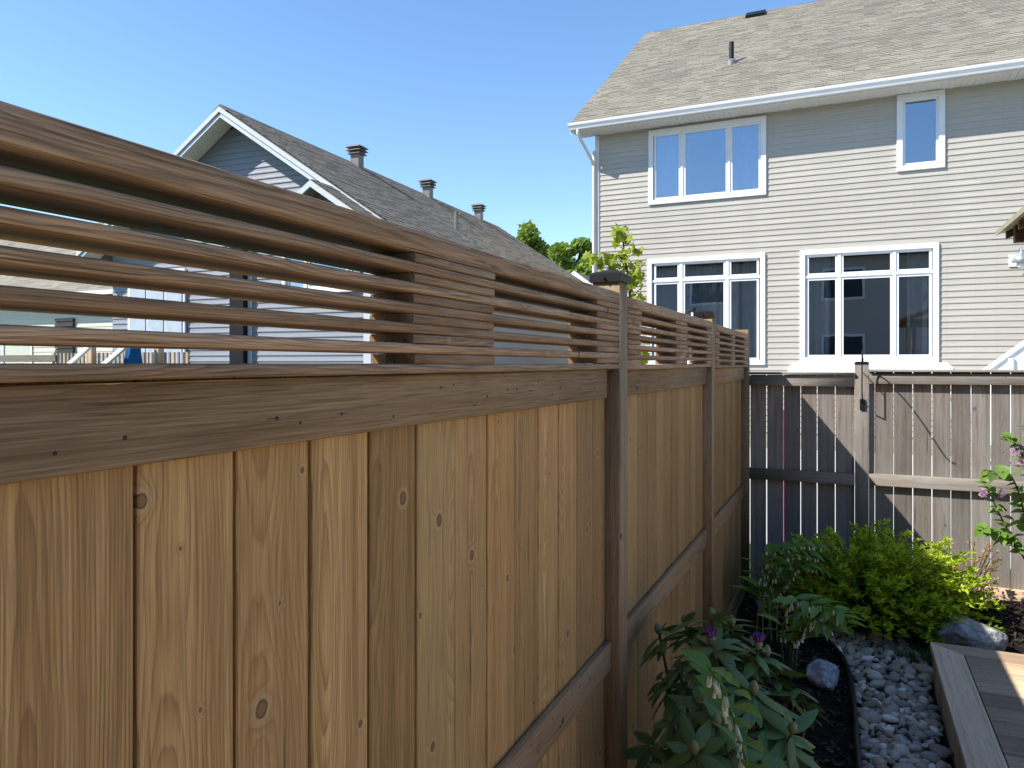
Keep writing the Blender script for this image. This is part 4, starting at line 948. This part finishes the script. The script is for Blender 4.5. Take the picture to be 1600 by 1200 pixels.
# bright green spirea mound
M_SPI = leafmat('spirea_leaf', (.38, .55, .035), (.58, .68, .045), .5, .5)
def mound(name, label, c, rx, ry, rz, nst, mat, cat='shrub', leaf=.03, nl=26, seed=3, stemr=.0022, sparse=False, lobes=()):
    rr = random.Random(seed); t_ = thing(name, c, label, cat); sm_ = MB(); vs, fs = [], []; c = Vector(c)
    for i in range(nst):
        a = rr.uniform(0, 6.283); e = math.acos(1 - rr.random() ** (.9) * .98); L = rr.uniform(.82, 1.08) * (1 + .16 * mnoise.noise(Vector((math.cos(a) * 1.6, math.sin(a) * 1.6, e * 1.5 + seed))))
        tip = c + Vector((rx * math.sin(e) * math.cos(a), ry * math.sin(e) * math.sin(a), rz * math.cos(e) ** .75 + .02)) * L
        midp = c.lerp(tip, .55) + Vector((0, 0, .12 * rz)); C = spline([c + Vector((rr.gauss(0, .04), rr.gauss(0, .04), 0)), midp, tip], 6)
        sm_.tube(C, stemr, 4, False)
        for j in range(nl):
            t = 1 - (rr.random() ** 1.25) * .6; k = t * (len(C) - 1); q_ = min(int(k), len(C) - 2); p = C[q_].lerp(C[q_ + 1], k - q_); tg = (C[q_ + 1] - C[q_]).normalized()
            d = (tg * .7 + Vector((rr.gauss(0, 1), rr.gauss(0, 1), rr.gauss(.25, .7))).normalized()).normalized(); l = leaf * rr.uniform(.6, 1.2); d.z *= .55; d.normalize(); y = d.cross(Vector((rr.gauss(0, .3), rr.gauss(0, .3), 1))).normalized() * l * .25; n0 = d.cross(y).normalized() * l * .08
            b = len(vs); vs += [tuple(p), tuple(p + d * l * .45 - y + n0), tuple(p + d * l), tuple(p + d * l * .45 + y + n0), tuple(p + d * l * .5)]
            fs += [(b, b + 1, b + 4), (b + 1, b + 2, b + 4), (b + 2, b + 3, b + 4), (b + 3, b, b + 4)]
    sm_.build('stems', M_BARK, t_); tag(ob('foliage', mk('foliage', vs, fs, mat, False), t_), kind='stuff'); return t_
mound('spirea_shrub', 'bright lime green mounded shrub, its right end glowing yellow in the sun', (.12, 4.99, -1.62), .64, .38, .58, 520, M_SPI, nl=44, leaf=.038)
M_BARB = leafmat('barberry_leaf', (.38, .40, .05), (.60, .26, .10), .4, .5)
pb = on_y(1518, 900, 5.32)
mound('barberry_shrub', 'thin twiggy shrub with small yellow and coral leaves against the grey fence', (pb.x, 5.30, -1.5), .17, .12, .42, 46, M_BARB, leaf=.024, nl=13, seed=8, stemr=.0018)

# lilac
M_LIL = leafmat('lilac_leaf', (.10, .20, .035), (.20, .33, .06), .4, .42)
M_LILF = leafmat('lilac_flower', (.48, .30, .50), (.66, .46, .66), .3, .6)
LLI = [leaf_mesh('leaf', .075, .055, M_LIL, 7, .3, .35, base=.62), leaf_mesh('leaf', .06, .042, M_LIL, 7, .4, .25, base=.62)]
zl = 4.35
lb = at(1640, 940, zl); lb.z = -1.5
lil = thing('lilac_bush', lb, 'leafy lilac branches with pink flower clusters before the sunlit grey fence', 'shrub')
brs = [[lb, at(1612, 880, zl), at(1590, 855, zl), at(1560, 800, zl - .05), at(1540, 755, zl - .1)], [lb, at(1615, 870, zl), at(1600, 800, zl - .05), at(1580, 745, zl - .1), at(1548, 740, zl - .12)], [lb, at(1625, 820, zl), at(1610, 740, zl - .1), at(1590, 700, zl - .1), at(1578, 684, zl - .1)],
       [lb, at(1600, 870, zl), at(1575, 842, zl), at(1550, 828, zl), at(1540, 826, zl)], [lb, at(1640, 800, zl), at(1635, 720, zl), at(1605, 670, zl)]]
for bi, P in enumerate(brs):
    C = spline(P, 7); n = len(C); mb = MB(); mb.tube(C, [.010 - .008 * i / n for i in range(n)], 7); mb.build('branch', M_BARK, lil, smooth=True)
    for i in range(11, n):
        for s in (1, -1):
            if R.random() < .12: continue
            tg = (C[i] - C[i - 1]).normalized(); sd = tg.cross(Vector((R.gauss(0, .3), R.gauss(0, .3), 1))).normalized() * s
            ob('leaf', LLI[i % 2], lil, orient(C[i], sd + tg * R.uniform(.2, .8) + Vector((0, 0, R.uniform(-.5, .2))), (0, R.uniform(-.8, 0), 1), R.uniform(.75, 1.25), R.gauss(0, .4)))
for (u, v, s) in ((1588, 705, 1.), (1561, 771, .9), (1537, 770, .7), (1598, 722, .9)):
    p = at(u, v, zl - .13); mb = MB()
    for j in range(70):
        d = Vector((R.gauss(0, 1), R.gauss(0, 1), R.gauss(0, 1.3))).normalized() * R.uniform(.4, 1) * .032 * s; q0 = p + d; a = Vector((R.gauss(0, 1), R.gauss(0, 1), R.gauss(0, 1))).normalized(); b = a.orthogonal().normalized(); c = a.cross(b); r = .0075
        for x_, y_ in ((b, c), (c, -b), (-b, -c), (-c, b)):
            k = len(mb.v); mb.v += [tuple(q0), tuple(q0 + (x_ + y_ * .5) * r + a * .001), tuple(q0 + (x_ + y_) * r * .95 + a * .002), tuple(q0 + (x_ * .5 + y_) * r + a * .001)]; mb.f.append((k, k + 1, k + 2, k + 3))
    mb.build('flower_cluster', M_LILF, lil)

# grass tufts
M_TUFT = leafmat('grass_blade', (.05, .10, .02), (.10, .17, .035), .3, .5)
def tuft(c, r, h, n, label):
    mb = MB()
    for i in range(n):
        p = Vector(c) + Vector((R.gauss(0, r), R.gauss(0, r), 0)); p.z = gz(p.x, p.y); d = Vector((R.gauss(0, .45), R.gauss(0, .45), 1)).normalized(); w = Vector((R.gauss(0, 1), R.gauss(0, 1), 0)).normalized() * .0022; hh = h * R.uniform(.5, 1.2); k = len(mb.v)
        m_ = p + d * hh * .55; tp = p + d * hh + Vector((d.x, d.y, -.3)) * hh * .35
        mb.v += [tuple(p - w), tuple(p + w), tuple(m_ + w * .8), tuple(m_ - w * .8), tuple(tp)]; mb.f += [(k, k + 1, k + 2, k + 3), (k + 3, k + 2, k + 4)]
    tag(mb.build('grass_tuft', M_TUFT), label, 'grass', kind='stuff')
p = on_z(1440, 1038, -1.64); tuft((.345, 4.60, 0), .045, .12, 240, 'dark green grass tuft between the river stones and the deck corner')
tuft((.70, 4.47, 0), .05, .055, 60, 'short green grass sprigs along the back edge of the deck')
tuft((.02, 3.95, 0), .03, .07, 0 + 40, 'thin grass blades beside the curved edging')

# young maple beyond the new fence
M_MAP = leafmat('maple_leaf', (.22, .30, .02), (.38, .46, .04), .5, .5)
def maple_leaf():
    pts = [(0, 0), (.18, -.22), (.10, -.50), (.42, -.34), (.62, -.62), (.68, -.24), (1.0, 0), (.68, .24), (.62, .62), (.42, .34), (.10, .50), (.18, .22)]
    vs = [(x * .085, y * .085, -.25 * .085 * x * x + abs(y) * .018) for x, y in pts] + [(.035, 0, -.002)]; n = len(pts)
    return mk('leaf', vs, [(i, (i + 1) % n, n) for i in range(n)], M_MAP, True)
LMA = maple_leaf(); zm = 5.0
mb0 = at(972, 900, zm); mb0.z = -1.72
map_ = thing('maple_sapling', mb0, 'young yellow-green maple sapling rising behind the capped fence post', 'tree')
trk = [mb0, at(985, 560, zm), at(984, 455, zm), at(976, 400, zm), at(972, 356, zm)]
mb = MB(); C = spline(trk, 8); mb.tube(C, [.014 - .010 * i / len(C) for i in range(len(C))], 8); mb.build('trunk', M_BARK, map_, smooth=True)
cl = [((984, 470), (1004, 418), 8), ((980, 420), (948, 396), 9), ((976, 405), (930, 402), 9), ((974, 385), (988, 392), 7), ((973, 372), (974, 358), 9), ((972, 360), (982, 366), 6), ((984, 450), (992, 418), 5), ((984, 440), (978, 436), 4), ((985, 480), (998, 448), 6), ((984, 500), (990, 462), 6), ((978, 420), (945, 415), 6), ((985, 560), (1012, 548), 6), ((985, 570), (1005, 575), 5), ((978, 405), (958, 388), 6), ((985, 520), (995, 470), 4), ((984, 450), (1018, 412), 5)]
for a, b, n in cl:
    A, B = at(*a, zm), at(*b, zm); B += ray(800, CY) * 0 + Vector((R.uniform(-.06, .06), R.uniform(-.08, .08), 0)); m_ = A.lerp(B, .5) + Vector((0, 0, .03)); mb = MB(); mb.tube(spline([A, m_, B], 4), .003, 5); mb.build('branch', M_BARK, map_)
    for i in range(int(n * 1.7)):
        p = A.lerp(B, .45 + .55 * R.random()) + Vector((R.gauss(0, .025), R.gauss(0, .03), R.gauss(0, .025))); d = Vector((R.gauss(0, 1), R.gauss(0, 1), R.gauss(-.9, .5)))
        ob('leaf', LMA, map_, orient(p, d, (R.gauss(0, .6), R.gauss(-.4, .6), 1), R.uniform(.5, .9), R.gauss(0, .5)))

# white pole with a bracket and thin wires beyond the fence
zp = 6.0; pt = at(1083.5, 486, zp)
pol = thing('white_pole', (pt.x, pt.y, ZB), 'thin white pole with black bracket and wires behind the slatted fence', 'pole')
mb = MB(); mb.tube([(pt.x, pt.y, ZB), (pt.x, pt.y, pt.z)], .019, 12); mb.build('mast', M_WHITE, pol)
mb = MB(); mb.tube([(pt.x, pt.y, pt.z - .01), (pt.x, pt.y, pt.z + .025), (pt.x, pt.y, pt.z + .03)], [.022, .020, .008], 12); mb.tube([(pt.x - .05, pt.y, pt.z + .002), (pt.x, pt.y, pt.z + .012)], .006, 6); mb.build('bracket', M_BLACK, pol)
mb = MB(); a = Vector((pt.x, pt.y, pt.z - .0)); mb.tube(spline([a, at(1072, 503, zp), at(1062, 500, zp), at(1045, 490, zp)], 5), .0022, 5); mb.tube(spline([a, at(1075, 487, zp), at(1056, 497, zp), at(1048, 500, zp)], 5), .0018, 5); mb.tube([at(1047, 492, zp), at(1052, 491, zp)], .012, 8); mb.build('wires', M_BLACK, pol)

# pink panel glimpsed through the gaps of the weathered fence
a = on_y(1205, 640, 7.2); b = on_y(1236, 742, 7.2)
pk_ = thing('playhouse', (-.8, 7.3, ZB), 'pink plastic play panel glimpsed through the gaps of the weathered fence', 'toy')
M_PINK = plain('pink_plastic', (.42, .04, .20), .4, .4)
mb = MB(); mb.box((a.x, 7.2, b.z), (b.x, 7.26, a.z)); mb.build('panel', M_PINK, pk_)
for x in (a.x + .04, b.x - .04): mb = MB(); mb.tube([(x, 7.23, -1.72), (x, 7.23, b.z + .02)], .03, 8); mb.build('leg', M_PINK, pk_)

# far trees
def far_tree(c, rx, rz, label, col, col2, seed, n=5200, ls=.45):
    rr = random.Random(seed); c = Vector(c); mat = leafmat('tree_leaf_%d' % seed, col, col2, .3, .6); t_ = thing('tree', (c.x, c.y, -1.72), label, 'tree', 'trees beyond the bungalow roof')
    vs, fs = [], []; lobes = [(Vector((rr.gauss(0, .5) * rx, rr.gauss(0, .5) * rx, rr.gauss(0, .45) * rz)), rr.uniform(.35, .6)) for _ in range(16)]
    mb = MB(); mb.tube([(c.x, c.y, -1.75), (c.x, c.y, c.z - rz * .3), (c.x + .2, c.y, c.z + rz * .4)], [.35, .25, .06], 8)
    for o, k in lobes: mb.tube([c - Vector((0, 0, rz * .4)), c + o * .6, c + o], [.10, .06, .02], 5, False)
    mb.build('trunk', M_BARK, t_)
    for i in range(n):
        o, k = rr.choice(lobes); d = Vector((rr.gauss(0, 1), rr.gauss(0, 1), rr.gauss(0, 1))).normalized() * rr.random() ** .45; p = c + o + Vector((d.x * rx * k, d.y * rx * k, d.z * rz * k))
        a = Vector((rr.gauss(0, 1), rr.gauss(0, 1), rr.gauss(.5, 1))).normalized(); u = a.orthogonal().normalized(); w = a.cross(u); s = ls * rr.uniform(.4, 1); b = len(vs)
        vs += [tuple(p - u * s), tuple(p - w * s * .5), tuple(p + u * s), tuple(p + w * s * .5)]; fs.append((b, b + 1, b + 2, b + 3))
    tag(ob('crown', mk('crown', vs, fs, mat), t_), kind='stuff')
p = at(826, 402, 42); far_tree(p, 1.15, 1.35, 'tall green tree rising over the far end of the bungalow roof', (.16, .25, .04), (.26, .36, .06), 21, 5200, .24)
p = at(897, 440, 38); far_tree(p, 1.5, 1.1, 'rounded bright green tree beside the corner of the greige house', (.17, .27, .04), (.28, .38, .06), 22, 9000, .22)
